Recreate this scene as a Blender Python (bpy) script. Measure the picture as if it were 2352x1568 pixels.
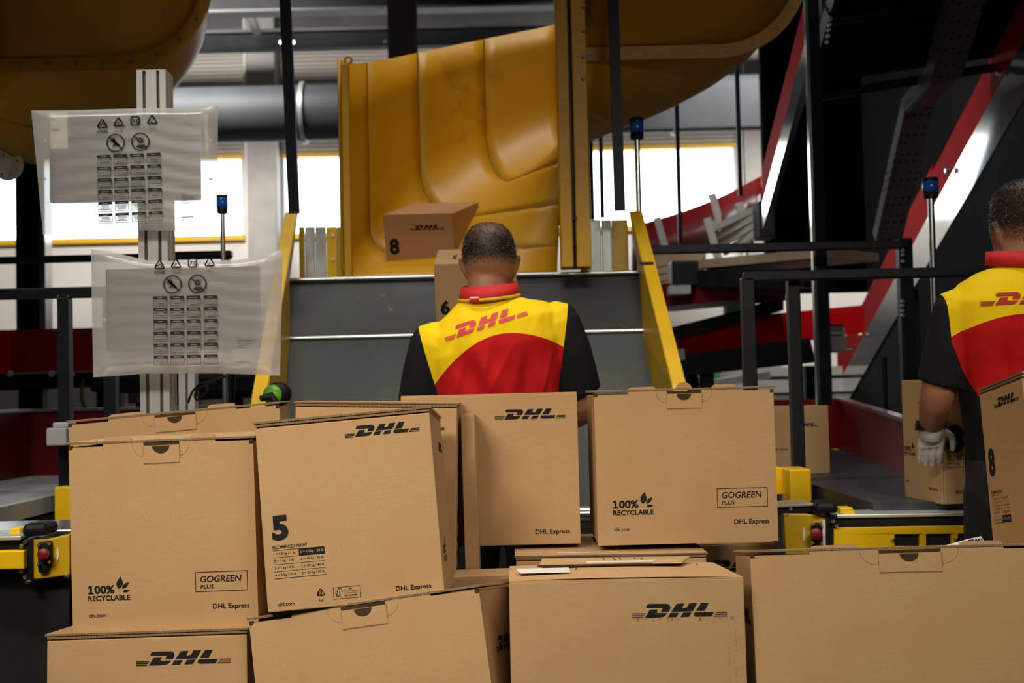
import bpy, bmesh, math, random
from mathutils import Vector, Matrix, noise
from mathutils.bvhtree import BVHTree

random.seed(7)
scene = bpy.context.scene
for o in list(bpy.data.objects):
    bpy.data.objects.remove(o)
COL = scene.collection
V = Vector
R = math.radians
PI = math.pi

# ------------------------------------------------------------------ camera
F = 3000.0                      # focal length in pixels of the 2352x1568 frame
CX, CY = 1176.0, 784.0
HORIZON = 900.0
CAM = V((0, 0, 1.1))
ROT = Matrix.Rotation(PI / 2 + math.atan((HORIZON - CY) / F), 3, 'X') @ Matrix.Rotation(R(-1.3), 3, 'Z')
cam_data = bpy.data.cameras.new('camera')
cam_data.sensor_width = 36
cam_data.sensor_fit = 'HORIZONTAL'
cam_data.lens = 36 * F / 2352
cam_data.dof.use_dof = True
cam_data.dof.focus_distance = 2.62
cam_data.dof.aperture_fstop = 6.3
cam_data.clip_end = 200
cam = bpy.data.objects.new('camera', cam_data)
cam.matrix_world = Matrix.Translation(CAM) @ ROT.to_4x4()
COL.objects.link(cam)
scene.camera = cam

def at(px, py, Y):
    """world point seen at pixel (px, py) at distance Y along the hall"""
    d = ROT @ V(((px - CX) / F, -(py - CY) / F, -1))
    return CAM + d * (Y / d.y)

# ------------------------------------------------------------------ light
scene.view_settings.view_transform = 'Standard'
scene.view_settings.look = 'None'
scene.view_settings.gamma = 1
scene.view_settings.use_curve_mapping = False
scene.view_settings.exposure = 0.28

world = bpy.data.worlds.new('daylight')
scene.world = world
world.use_nodes = True
bg = world.node_tree.nodes['Background']
bg.inputs[0].default_value = (0.93, 0.97, 1.0, 1)
bg.inputs[1].default_value = 4.5

def area(name, loc, target, sx, sy, power, color, spread=180):
    d = bpy.data.lights.new(name, 'AREA')
    d.shape = 'RECTANGLE'
    d.size, d.size_y = sx, sy
    d.energy = power
    d.color = color
    d.spread = R(spread)
    o = bpy.data.objects.new(name, d)
    COL.objects.link(o)
    o.location = loc
    o.rotation_euler = (V(target) - V(loc)).to_track_quat('-Z', 'Y').to_euler()
    return o

# unseen area lamps: low key and fill near the camera, the rest overhead
area('unseen_lamp', (-1.25, .5, 2.55), (-.45, 2.6, .70), 1.4, .4, 9.2, (1.0, .89, .74), 66)
area('unseen_lamp', (1.2, .1, 2.8), (.80, 2.85, .90), 1.4, .4, 9.4, (1.0, .90, .77), 82)
area('unseen_lamp', (.5, 3.2, 4.6), (.5, 3.6, 0), 2.8, .4, 17, (1.0, .93, .84), 84)
area('unseen_lamp', (-.3, 4.3, 6.9), (-.15, 5.85, 2.4), 2.0, .5, 8, (1.0, .92, .82), 46)
area('unseen_lamp', (-1.7, 1.4, 4.2), (-1.05, 3.5, 1.45), 1.2, .4, 5.2, (1.0, .93, .84), 52)  # added to brighten the wrapped screens and their post
area('unseen_lamp', (.7, 6.4, 6.9), (1.75, 8.3, 1.4), 1.6, .4, 26, (1.0, .93, .85), 56)  # added to brighten the red conveyors on the right
area('unseen_lamp', (-5.5, 15.5, 7.2), (-5.0, 21.9, 2.6), 4.0, .8, 230, (1.0, .93, .85), 110)
area('unseen_lamp', (4.5, 15.5, 7.2), (4.6, 21.9, 2.6), 4.0, .8, 230, (1.0, .93, .85), 110)
area('unseen_lamp', (-.3, 6.2, 6.6), (-.3, 7.0, 0), 2.5, .5, 22, (1.0, .93, .85), 150)

# ------------------------------------------------------------------ materials
MATS = {}
def nodes_of(name):
    m = bpy.data.materials.new(name)
    m.use_nodes = True
    nt = m.node_tree
    return m, nt, nt.nodes['Principled BSDF']

def mix_rgb(nt, fac, a, b, mode='MIX'):
    n = nt.nodes.new('ShaderNodeMix')
    n.data_type = 'RGBA'
    n.blend_type = mode
    for i, v in ((0, fac), (6, a), (7, b)):
        if hasattr(v, 'node'):
            nt.links.new(v, n.inputs[i])
        elif i == 0:
            n.inputs[0].default_value = v
        else:
            n.inputs[i].default_value = (*v, 1)
    return n.outputs[2]

def noise_tex(nt, scale, detail=4, rough=.55, stretch=None, coord='Object'):
    tc = nt.nodes.new('ShaderNodeTexCoord')
    n = nt.nodes.new('ShaderNodeTexNoise')
    n.inputs['Scale'].default_value = scale
    n.inputs['Detail'].default_value = detail
    n.inputs['Roughness'].default_value = rough
    src = tc.outputs[coord]
    if stretch:
        mp = nt.nodes.new('ShaderNodeMapping')
        mp.inputs['Scale'].default_value = stretch
        nt.links.new(src, mp.inputs[0])
        src = mp.outputs[0]
    nt.links.new(src, n.inputs['Vector'])
    return n.outputs['Fac']

def ramp(nt, fac, p0, p1):
    n = nt.nodes.new('ShaderNodeMapRange')
    n.inputs[1].default_value = p0
    n.inputs[2].default_value = p1
    nt.links.new(fac, n.inputs[0])
    return n.outputs[0]

def bump(nt, bsdf, height, strength, dist=.002):
    b = nt.nodes.new('ShaderNodeBump')
    b.inputs['Strength'].default_value = strength
    b.inputs['Distance'].default_value = dist
    nt.links.new(height, b.inputs['Height'])
    nt.links.new(b.outputs[0], bsdf.inputs['Normal'])

def mat(name, col, rough=.5, metal=0.0, var=.12, scale=18, bmp=0.0, wear=None, stretch=None):
    """plain procedural surface: colour varied by noise, optional wear patches and fine relief"""
    if name in MATS:
        return MATS[name]
    m, nt, b = nodes_of(name)
    nz = noise_tex(nt, scale, stretch=stretch)
    dark = tuple(c * (1 - var) for c in col)
    lite = tuple(min(1, c * (1 + var)) for c in col)
    c = mix_rgb(nt, ramp(nt, nz, .3, .7), dark, lite)
    if wear:
        nz2 = noise_tex(nt, wear[1], 6, .7, stretch)
        c = mix_rgb(nt, ramp(nt, nz2, wear[2], wear[2] + .12), c, wear[0])
    nt.links.new(c, b.inputs['Base Color'])
    b.inputs['Roughness'].default_value = rough
    b.inputs['Metallic'].default_value = metal
    if bmp:
        bump(nt, b, noise_tex(nt, scale * 6, 3), bmp)
    MATS[name] = m
    return m

def cardboard(name, col, tint):
    m, nt, b = nodes_of(name)
    fine = noise_tex(nt, 260, 3, .6)
    big = noise_tex(nt, 7, 5, .6)
    flute = noise_tex(nt, 30, 2, .5, (1, 1, 9))
    c = mix_rgb(nt, ramp(nt, fine, .3, .7), tuple(x * .9 for x in col), tuple(x * 1.08 for x in col))
    c = mix_rgb(nt, ramp(nt, big, .42, .72), c, tint)
    c = mix_rgb(nt, ramp(nt, flute, .35, .95), c, tuple(x * .9 for x in col))
    nt.links.new(c, b.inputs['Base Color'])
    b.inputs['Roughness'].default_value = .82
    b.inputs['Specular IOR Level'].default_value = .25
    bump(nt, b, flute, .12, .001)
    MATS[name] = m
    return m

cardboard('cardboard', (.475, .303, .146), (.45, .268, .12))
cardboard('cardboard_pale', (.55, .345, .165), (.53, .315, .14))
cardboard('cardboard_red', (.46, .258, .125), (.44, .235, .105))

def edge_mat():
    m, nt, b = nodes_of('cardboard_edge')
    tc = nt.nodes.new('ShaderNodeTexCoord')
    w = nt.nodes.new('ShaderNodeTexWave')
    w.inputs['Scale'].default_value = 110
    w.inputs['Distortion'].default_value = 4
    nt.links.new(tc.outputs['Object'], w.inputs[0])
    c = mix_rgb(nt, ramp(nt, w.outputs['Fac'], .3, .8), (.14, .085, .042), (.30, .185, .09))
    nt.links.new(c, b.inputs['Base Color'])
    b.inputs['Roughness'].default_value = .9
    MATS['cardboard_edge'] = m
edge_mat()

mat('print_ink', (.013, .012, .013), .85, var=.25, scale=60)
mat('slit_shadow', (.055, .032, .016), .95, var=.2)
mat('thin_slit', (.27, .155, .07), .95, var=.2)
mat('paper_label', (.78, .78, .76), .6, var=.06, scale=40)
mat('tape', (.62, .47, .30), .25, var=.08, scale=30)
mat('red_stamp', (.42, .20, .09), .85, var=.3, scale=120)
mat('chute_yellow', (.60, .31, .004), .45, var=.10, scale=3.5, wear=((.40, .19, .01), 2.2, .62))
mat('chute_shaded', (.42, .215, .008), .5, var=.2, scale=2.2, wear=((.26, .125, .02), 1.5, .6))  # chute yellow darkened: the shade underneath is put into the colour
mat('chute_seam', (.26, .13, .004), .6, var=.2)
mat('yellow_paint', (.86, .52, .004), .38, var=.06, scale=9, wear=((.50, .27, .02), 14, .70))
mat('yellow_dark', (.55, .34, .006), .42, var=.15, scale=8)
mat('steel_sheet', (.042, .046, .043), .5, .75, var=.22, scale=3.0, wear=((.22, .225, .215), 5, .66), stretch=(1, 1, .4))
mat('steel_bright', (.62, .63, .63), .22, .95, var=.12, scale=12)
mat('bolt_dull', (.20, .21, .20), .5, .3, var=.15)
mat('galvanised', (.52, .56, .55), .42, .6, var=.14, scale=16)
mat('aluminium', (.50, .495, .475), .45, .4, var=.05, scale=12)
mat('aluminium_side', (.70, .72, .75), .11, .95, var=.05, scale=12)
mat('slot_shadow', (.10, .10, .095), .6, var=.1)
mat('black_steel', (.012, .0135, .016), .36, .1, var=.3, scale=10)
mat('navy_steel', (.006, .008, .014), .4, .1, var=.3, scale=10)
mat('dark_machine', (.016, .016, .018), .6, var=.4, scale=6)
mat('black_sheet', (.006, .0065, .0075), .9, var=.4, scale=4)
mat('black_belt', (.035, .037, .042), .45, var=.3, scale=5, bmp=.2, stretch=(6, 1, 1))
mat('belt_reflection_grey', (.44, .47, .50), .35, .1, var=.3, scale=3, stretch=(7, .6, 1))  # pale tone puts reflected window light into the belt colour
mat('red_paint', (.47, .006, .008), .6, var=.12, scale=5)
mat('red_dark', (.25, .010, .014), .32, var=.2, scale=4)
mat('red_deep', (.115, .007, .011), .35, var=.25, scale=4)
mat('wall_panel', (.60, .575, .55), .75, var=.06, scale=1.5)
mat('wall_white', (.72, .70, .67), .75, var=.05, scale=1.5)
mat('concrete', (.45, .44, .43), .85, var=.12, scale=2.5, bmp=.2)
mat('floor_concrete', (.16, .155, .15), .55, var=.2, scale=1.2)
mat('roof_dark', (.045, .045, .05), .8, var=.3, scale=1.5)
mat('roof_grey', (.13, .13, .135), .7, var=.2, scale=1.2)
mat('roof_beam', (.022, .023, .027), .6, .2, var=.25, scale=3)
mat('column_brown', (.06, .05, .045), .6, var=.25, scale=3)
mat('duct_metal', (.062, .074, .085), .6, .15, var=.14, scale=2.5)
mat('window_yellow', (.82, .47, .01), .45, var=.06)
mat('window_white', (.75, .74, .72), .5, var=.04)
mat('green_cable', (.03, .30, .08), .5, var=.2, scale=30)
mat('beige_slat', (.33, .25, .16), .6, var=.15, scale=5)
mat('cable_brown', (.10, .045, .02), .5, var=.2)
mat('rubber_black', (.010, .010, .011), .5, var=.3)
mat('plastic_grey', (.42, .43, .43), .5, var=.06)
mat('knob_red', (.20, .004, .005), .45, var=.1)
mat('beacon_blue', (.01, .11, .52), .15, var=.1, scale=30)
mat('scanner_green', (.16, .46, .03), .35, var=.1)
mat('monitor_black', (.012, .012, .012), .45, var=.1)
mat('screen_dark', (.012, .012, .012), .5, var=.1)
mat('bag_print', (.02, .02, .021), .6, var=.1)
mat('bag_print_grey', (.22, .215, .205), .7, var=.1)
mat('energy_label', (.55, .52, .46), .6, var=.1)
mat('white_plastic', (.75, .74, .71), .5, var=.05)

MATS['red_paint'].node_tree.nodes['Principled BSDF'].inputs['Specular IOR Level'].default_value = .02
for n_ in ('black_steel', 'navy_steel', 'dark_machine', 'rubber_black', 'print_ink', 'bag_print', 'roof_beam', 'slit_shadow', 'monitor_black', 'screen_dark', 'red_deep', 'red_dark', 'black_sheet'):
    MATS[n_].node_tree.nodes['Principled BSDF'].inputs['Specular IOR Level'].default_value = .18

def glass_mat():
    m, nt, b = nodes_of('window_glass')
    out = nt.nodes['Material Output']
    tr = nt.nodes.new('ShaderNodeBsdfTransparent')
    tr.inputs[0].default_value = (.93, .96, .97, 1)
    gl = nt.nodes.new('ShaderNodeBsdfGlossy')
    gl.inputs['Roughness'].default_value = .05
    mx = nt.nodes.new('ShaderNodeMixShader')
    mx.inputs[0].default_value = .06
    nt.links.new(tr.outputs[0], mx.inputs[1])
    nt.links.new(gl.outputs[0], mx.inputs[2])
    nt.links.new(mx.outputs[0], out.inputs[0])
    MATS['window_glass'] = m
glass_mat()

def bag_mat():
    m, nt, b = nodes_of('bag_film')
    out = nt.nodes['Material Output']
    tr = nt.nodes.new('ShaderNodeBsdfTransparent')
    tr.inputs[0].default_value = (.95, .95, .94, 1)
    df = nt.nodes.new('ShaderNodeBsdfDiffuse')
    tl = nt.nodes.new('ShaderNodeBsdfTranslucent')
    gl = nt.nodes.new('ShaderNodeBsdfGlossy')
    gl.inputs['Roughness'].default_value = .3
    rib = noise_tex(nt, 8, 4, .6, (.6, 1, 26))
    c = mix_rgb(nt, ramp(nt, rib, .3, .7), (.80, .795, .78), (.86, .855, .84))
    nt.links.new(c, df.inputs[0])
    tl.inputs[0].default_value = (.88, .88, .87, 1)
    bp = nt.nodes.new('ShaderNodeBump')
    bp.inputs['Strength'].default_value = .15
    bp.inputs['Distance'].default_value = .004
    nt.links.new(noise_tex(nt, 9, 3, .5, (1, 1, 5)), bp.inputs['Height'])
    for s in (df, gl):
        nt.links.new(bp.outputs[0], s.inputs['Normal'])
    def mixs(f, a, b_):
        n = nt.nodes.new('ShaderNodeMixShader')
        n.inputs[0].default_value = f
        nt.links.new(a, n.inputs[1]); nt.links.new(b_, n.inputs[2])
        return n.outputs[0]
    s = mixs(.5, df.outputs[0], tl.outputs[0])
    s = mixs(.50, s, tr.outputs[0])
    s = mixs(.05, s, gl.outputs[0])
    nt.links.new(s, out.inputs[0])
    MATS['bag_film'] = m
bag_mat()

def ribbed_mat():
    m, nt, b = nodes_of('ribbed_cladding')
    tc = nt.nodes.new('ShaderNodeTexCoord')
    w = nt.nodes.new('ShaderNodeTexWave')
    w.bands_direction = 'Z'
    w.inputs['Scale'].default_value = 3.2
    nt.links.new(tc.outputs['Object'], w.inputs[0])
    c = mix_rgb(nt, noise_tex(nt, 1.0), (.60, .56, .52), (.66, .62, .58))
    nt.links.new(c, b.inputs['Base Color'])
    b.inputs['Roughness'].default_value = .7
    bump(nt, b, w.outputs['Fac'], .8, .03)
    MATS['ribbed_cladding'] = m
ribbed_mat()

def perforated_mat():
    m, nt, b = nodes_of('perforated_steel')
    tc = nt.nodes.new('ShaderNodeTexCoord')
    v = nt.nodes.new('ShaderNodeTexVoronoi')
    v.inputs['Scale'].default_value = 26
    v.inputs['Randomness'].default_value = 0
    nt.links.new(tc.outputs['Object'], v.inputs['Vector'])
    c = mix_rgb(nt, ramp(nt, v.outputs['Distance'], .25, .32), (.008, .008, .009), (.10, .10, .10))
    nt.links.new(c, b.inputs['Base Color'])
    b.inputs['Roughness'].default_value = .85
    MATS['perforated_steel'] = m
perforated_mat()

# ------------------------------------------------------------------ mesh helpers
WORLDM = {}
def wm(o):
    return WORLDM.get(o.name, Matrix.Identity(4)) if o else Matrix.Identity(4)

class MB:
    """collects faces, then links them as one mesh object"""
    def __init__(self):
        self.v, self.f = [], []
    def add(self, verts, faces):
        n = len(self.v)
        self.v += [V(p) for p in verts]
        self.f += [tuple(i + n for i in f) for f in faces]
        return self
    def hexa(self, p):
        return self.add(p, [(0, 3, 2, 1), (4, 5, 6, 7), (0, 1, 5, 4), (1, 2, 6, 5), (2, 3, 7, 6), (3, 0, 4, 7)])
    def box(self, x0, x1, y0, y1, z0, z1):
        return self.hexa([(x0, y0, z0), (x1, y0, z0), (x1, y1, z0), (x0, y1, z0),
                          (x0, y0, z1), (x1, y0, z1), (x1, y1, z1), (x0, y1, z1)])
    def beam(self, p, q, w, h, up=(0, 0, 1)):
        p, q = V(p), V(q)
        d = (q - p).normalized()
        s = d.cross(V(up))
        if s.length < 1e-4:
            s = d.cross(V((0, 1, 0)))
        s.normalize()
        u = s.cross(d).normalized()
        s, u = s * w / 2, u * h / 2
        return self.hexa([p - s - u, p + s - u, p + s + u, p - s + u, q - s - u, q + s - u, q + s + u, q - s + u])
    def prism(self, pts, vec):
        vec = V(vec)
        n = len(pts)
        pts = [V(p) for p in pts]
        nrm = V((0, 0, 0))
        for i in range(n):
            nrm += pts[i].cross(pts[(i + 1) % n])
        if nrm.dot(vec) > 0:
            pts = pts[::-1]
        return self.add(pts + [p + vec for p in pts],
                        [tuple(range(n)), tuple(range(2 * n - 1, n - 1, -1))] +
                        [(i, i + n, (i + 1) % n + n, (i + 1) % n) for i in range(n)])
    def strip(self, a, b):
        n = len(a)
        return self.add(list(a) + list(b), [(i, i + 1, n + i + 1, n + i) for i in range(n - 1)])
    def tube(self, pts, r, n=10, caps=True):
        pts = [V(p) for p in pts]
        rr = r if isinstance(r, (list, tuple)) else [r] * len(pts)
        rings, prev = [], None
        for i, p in enumerate(pts):
            d = (pts[min(i + 1, len(pts) - 1)] - pts[max(i - 1, 0)]).normalized()
            if prev is None:
                a = d.cross(V((0, 0, 1)))
                if a.length < .1:
                    a = d.cross(V((1, 0, 0)))
            else:
                a = prev - d * prev.dot(d)
            a.normalize()
            prev = a
            b = d.cross(a)
            rings.append([p + (a * math.cos(2 * PI * k / n) + b * math.sin(2 * PI * k / n)) * rr[i] for k in range(n)])
        base = [q for ring in rings for q in ring]
        fs = []
        for i in range(len(pts) - 1):
            for k in range(n):
                fs.append((i * n + k, i * n + (k + 1) % n, (i + 1) * n + (k + 1) % n, (i + 1) * n + k))
        if caps:
            fs += [tuple(range(n - 1, -1, -1)), tuple((len(pts) - 1) * n + k for k in range(n))]
        return self.add(base, fs)
    def lathe(self, c, prof, n=20, axis='Z'):
        """prof: (radius, height) list turned about an axis through c"""
        c = V(c)
        vs, fs = [], []
        for r, h in prof:
            for k in range(n):
                a = 2 * PI * k / n
                x, y = r * math.cos(a), r * math.sin(a)
                vs.append(c + (V((x, y, h)) if axis == 'Z' else V((x, h, y)) if axis == 'Y' else V((h, x, y))))
        for i in range(len(prof) - 1):
            for k in range(n):
                fs.append((i * n + k, i * n + (k + 1) % n, (i + 1) * n + (k + 1) % n, (i + 1) * n + k))
        fs += [tuple(range(n - 1, -1, -1)), tuple((len(prof) - 1) * n + k for k in range(n))]
        return self.add(vs, fs)
    def loft(self, rings, caps=True):
        n = len(rings[0])
        fs = []
        for i in range(len(rings) - 1):
            for k in range(n):
                fs.append((i * n + k, i * n + (k + 1) % n, (i + 1) * n + (k + 1) % n, (i + 1) * n + k))
        if caps:
            fs += [tuple(range(n - 1, -1, -1)), tuple((len(rings) - 1) * n + k for k in range(n))]
        return self.add([p for r in rings for p in r], fs)
    def mesh(self, name, material, smooth=False):
        me = bpy.data.meshes.new(name)
        me.from_pydata([tuple(p) for p in self.v], [], self.f)
        bm = bmesh.new()
        bm.from_mesh(me)
        bmesh.ops.recalc_face_normals(bm, faces=bm.faces)
        bm.to_mesh(me)
        bm.free()
        if material:
            me.materials.append(MATS[material] if isinstance(material, str) else material)
        if smooth:
            for p in me.polygons:
                p.use_smooth = True
            me.set_sharp_from_angle(angle=R(smooth if smooth > 1 else 40))
        return me
    def build(self, name, material, parent=None, bevel=0, smooth=False, solid=0, local=False):
        """link as a mesh object; vertices are in world space unless local"""
        o = bpy.data.objects.new(name, self.mesh(name, material, smooth))
        COL.objects.link(o)
        if parent:
            o.parent = parent
            if not local:
                o.matrix_parent_inverse = wm(parent).inverted()
            WORLDM[o.name] = wm(parent) if local else Matrix.Identity(4)
        if solid:
            md = o.modifiers.new('thickness', 'SOLIDIFY')
            md.thickness = solid
            md.offset = 0
        if bevel:
            md = o.modifiers.new('soft_edge', 'BEVEL')
            md.width = bevel
            md.segments = 2
            md.limit_method = 'ANGLE'
        return o

def tag(o, label, cat, group=None):
    o['label'] = label
    o['category'] = cat
    if group:
        o['group'] = group
    return o

def struct(o):
    o['kind'] = 'structure'
    return o

def thing(name, label, cat, matrix, group=None, kind=None):
    o = bpy.data.objects.new(name, None)
    COL.objects.link(o)
    if not isinstance(matrix, Matrix):
        matrix = Matrix.Translation(V(matrix))
    o.matrix_world = matrix
    o.empty_display_size = .1
    WORLDM[o.name] = matrix.copy()
    if kind:
        o['kind'] = kind
    else:
        tag(o, label, cat, group)
    return o

def single(mb, name, material, label, cat, group=None, **kw):
    """a thing that is one mesh, its origin at its base"""
    lo = V((sum(p.x for p in mb.v) / len(mb.v), sum(p.y for p in mb.v) / len(mb.v), min(p.z for p in mb.v)))
    mb.v = [p - lo for p in mb.v]
    o = mb.build(name, material, **kw)
    o.location = lo
    return tag(o, label, cat, group)

def dup(o, parent, offset=None, matrix=None):
    c = o.copy()
    COL.objects.link(c)
    c.parent = parent
    if offset is not None:
        c.location = V(o.location) + V(offset)
    return c

# ------------------------------------------------------------------ printing (flat ink shapes)
TXT = {}
def text2d(s, bold=.0, shear=0.0, space=1.0):
    key = (s, bold, shear, space)
    if key not in TXT:
        c = bpy.data.curves.new('lettering', 'FONT')
        c.body = s
        c.offset = bold
        c.shear = shear
        c.space_character = space
        c.resolution_u = 3
        o = bpy.data.objects.new('lettering', c)
        m = o.to_mesh()
        TXT[key] = ([(v.co.x, v.co.y) for v in m.vertices], [tuple(p.vertices) for p in m.polygons])
        o.to_mesh_clear()
        bpy.data.objects.remove(o)
        bpy.data.curves.remove(c)
    return TXT[key]

class Ink:
    """2-d ink shapes in metres (x right, y up)"""
    def __init__(self):
        self.v, self.f = [], []
    def poly(self, pts):
        n = len(self.v)
        self.v += [tuple(p) for p in pts]
        self.f.append(tuple(range(n, n + len(pts))))
        return self
    def raw(self, vs, fs):
        n = len(self.v)
        self.v += vs
        self.f += [tuple(i + n for i in f) for f in fs]
        return self
    def text(self, s, x, y, width=None, height=None, bold=.012, shear=0, space=1.0, ang=0):
        vs, fs = text2d(s, bold, shear, space)
        x0, x1 = min(p[0] for p in vs), max(p[0] for p in vs)
        y0, y1 = min(p[1] for p in vs), max(p[1] for p in vs)
        if width and height:
            sx, sy = width / (x1 - x0), height / (y1 - y0)
        elif width:
            sx = sy = width / (x1 - x0)
        else:
            sx = sy = height / (y1 - y0)
        ca, sa = math.cos(ang), math.sin(ang)
        q = [((p[0] - x0) * sx, (p[1] - y0) * sy) for p in vs]
        return self.raw([(x + a * ca - b * sa, y + a * sa + b * ca) for a, b in q], fs)
    def rect(self, x0, y0, x1, y1):
        return self.poly([(x0, y0), (x1, y0), (x1, y1), (x0, y1)])
    def frame(self, x0, y0, x1, y1, t):
        return self.rect(x0, y0, x1, y0 + t).rect(x0, y1 - t, x1, y1).rect(x0, y0 + t, x0 + t, y1 - t).rect(x1 - t, y0 + t, x1, y1 - t)
    def line(self, pts, t, closed=False):
        pts = [V((*p, 0)) for p in pts]
        k = len(pts)
        for i in range(k if closed else k - 1):
            a, b = pts[i], pts[(i + 1) % k]
            d = (b - a)
            if d.length < 1e-9:
                continue
            d.normalize()
            n = V((-d.y, d.x, 0)) * t / 2
            e = d * t * .3
            self.poly([(p.x, p.y) for p in (a - e - n, b + e - n, b + e + n, a - e + n)])
        return self
    def ring(self, cx, cy, r, t, n=28, a0=0, a1=2 * PI):
        for k in range(n):
            u, w = a0 + (a1 - a0) * k / n, a0 + (a1 - a0) * (k + 1) / n
            self.poly([(cx + rr * math.cos(q), cy + rr * math.sin(q)) for rr, q in ((r - t / 2, u), (r + t / 2, u), (r + t / 2, w), (r - t / 2, w))])
        return self
    def disc(self, cx, cy, rx, ry=None, n=20):
        ry = ry or rx
        return self.poly([(cx + rx * math.cos(2 * PI * k / n), cy + ry * math.sin(2 * PI * k / n)) for k in range(n)])
    def move(self, ox, oy, s=1, ang=0):
        ca, sa = math.cos(ang), math.sin(ang)
        self.v = [(ox + s * (a * ca - b * sa), oy + s * (a * sa + b * ca)) for a, b in self.v]
        return self
    def place(self, origin, ex, ey):
        mb = MB()
        mb.v = [V(origin) + V(ex) * a + V(ey) * b for a, b in self.v]
        mb.f = list(self.f)
        return mb

def logo_ink(w):
    """three slanted letters with speed lines, total width w, origin lower left"""
    I = Ink()
    def P(*pts):
        I.poly([((x - 88) / 2160, (500 - y - (x - 1168) * .0167 * 1) / 2160) for x, y in pts])
    P((470, 180), (880, 178), (920, 188), (950, 215), (962, 250), (955, 290), (915, 352), (748, 352), (790, 278), (775, 268), (430, 270), (415, 250), (425, 235), (445, 195))
    P((500, 308), (680, 303), (648, 372), (660, 386), (888, 382), (850, 430), (800, 465), (740, 480), (378, 490))
    P((1110, 178), (1280, 172), (1232, 262), (1240, 274), (1320, 272), (1340, 258), (1395, 168), (1568, 165), (1462, 345), (985, 352))
    P((960, 382), (1152, 378), (1090, 474), (905, 478))
    P((1250, 376), (1438, 370), (1378, 468), (1188, 474))
    P((1660, 162), (1832, 160), (1738, 335), (1540, 338))
    P((1520, 368), (1950, 362), (1890, 460), (1550, 466), (1505, 455), (1487, 430), (1492, 400))
    for k, y in enumerate((403, 445, 487)):
        P((88, y - 11), (398 - k * 27, y - 13), (384 - k * 27, y + 9), (88, y + 11))
    for k, y in enumerate((370, 411, 452)):
        P((2000 - k * 28, y - 9), (2242, y - 12), (2242, y + 10), (1985 - k * 28, y + 12))
    I.v = [(a * w, b * w) for a, b in I.v]
    return I

def leaf(I, cx, cy, L, W, ang):
    ca, sa = math.cos(ang), math.sin(ang)
    def T(p):
        return (cx + p[0] * ca - p[1] * sa, cy + p[0] * sa + p[1] * ca)
    n = 10
    for sgn in (1, -1):
        top = []
        for k in range(n + 1):
            u = k / n
            top.append((u * L, sgn * (W / 2 * math.sin(PI * u ** .8) + .0)))
        gap = [(u * L, sgn * W * .045 * (1 - u) if u < .75 else 0) for u in [1 - k / n for k in range(n + 1)]]
        I.poly([T(p) for p in top + gap])

def recyclable_ink(w):
    I = Ink()
    I.text('RECYCLABLE', 0, 0, width=w, height=w * .125, bold=.03)
    I.text('00%', w * .15, w * .165, width=w * .48, height=w * .20, bold=.035)
    b_, t_ = w * .165, w * .365
    I.poly([(w * .045, b_), (w * .092, b_), (w * .092, t_), (w * .052, t_), (w * .0, t_ - w * .03), (w * .0, t_ - w * .066), (w * .045, t_ - w * .05)])
    I.rect(0, b_, w * .132, b_ + w * .034)
    leaf(I, w * .735, w * .27, w * .29, w * .15, R(80))
    leaf(I, w * .815, w * .275, w * .22, w * .085, R(42))
    leaf(I, w * .825, w * .205, w * .175, w * .06, R(6))
    return I

def gogreen_ink(w):
    I = Ink()
    h = w * .38
    I.frame(0, 0, w, h, w * .0115)
    I.text('GOGREEN', w * .095, h * .47, width=w * .79, height=h * .33, bold=.014, shear=.16)
    I.text('PLUS', w * .095, h * .15, width=w * .25, height=h * .20, bold=.012, shear=.16)
    return I

def triangle_arrows(I, cx, cy, s, t, square=False):
    if square:
        r = s * .62
        for a in range(4):
            q = PI / 2 * a
            pts = [(-r * .72, r), (r * .5, r), (r * .85, r * .85), (r, r * .5)]
            I.line([(cx + x * math.cos(q) - y * math.sin(q), cy + x * math.sin(q) + y * math.cos(q)) for x, y in pts], t)
        return
    for a in range(3):
        q = 2 * PI / 3 * a
        pts = [(-.62, -.28), (-.10, .72), (.10, .72), (.42, .22)]
        pts = [(x * s, y * s) for x, y in pts]
        I.line([(cx + x * math.cos(q) - y * math.sin(q), cy + x * math.sin(q) + y * math.cos(q)) for x, y in pts], t)

# ================================================================== the hall
WY = 22.0
def wx(px, Y=WY): return at(px, 700, Y).x
def wz(px, py, Y=WY): return at(px, py, Y).z
ZW0, ZW1 = wz(530, 541), wz(530, 366)
XW = [(wx(-700), wx(566)), (wx(652), wx(1700))]
struct(MB().box(-13, 14, -6, WY + .3, -.1, 0).build('floor', 'floor_concrete'))
struct(MB().box(-13, 14, -6, WY + .3, 7.6, 7.8).build('ceiling', 'roof_dark'))
struct(MB().box(-13.2, -13, -6, WY + .3, 0, 7.6).build('wall_left', 'wall_panel'))
struct(MB().box(14, 14.2, -6, WY + .3, 0, 7.6).build('wall_right', 'wall_panel'))
struct(MB().box(-13, 14, -6.2, -6, 0, 7.6).build('wall_front', 'roof_grey'))
w = MB()
w.box(-13, 14, WY, WY + .3, 0, ZW0 - .07)
w.box(-13, 14, WY, WY + .3, ZW1 + .07, 7.6)
xs = [-13] + [x for a in XW for x in a] + [14]
for i in range(0, len(xs), 2):
    w.box(xs[i], xs[i + 1], WY, WY + .3, ZW0 - .07, ZW1 + .07)
wb = struct(w.build('wall_back', 'wall_white'))
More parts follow.
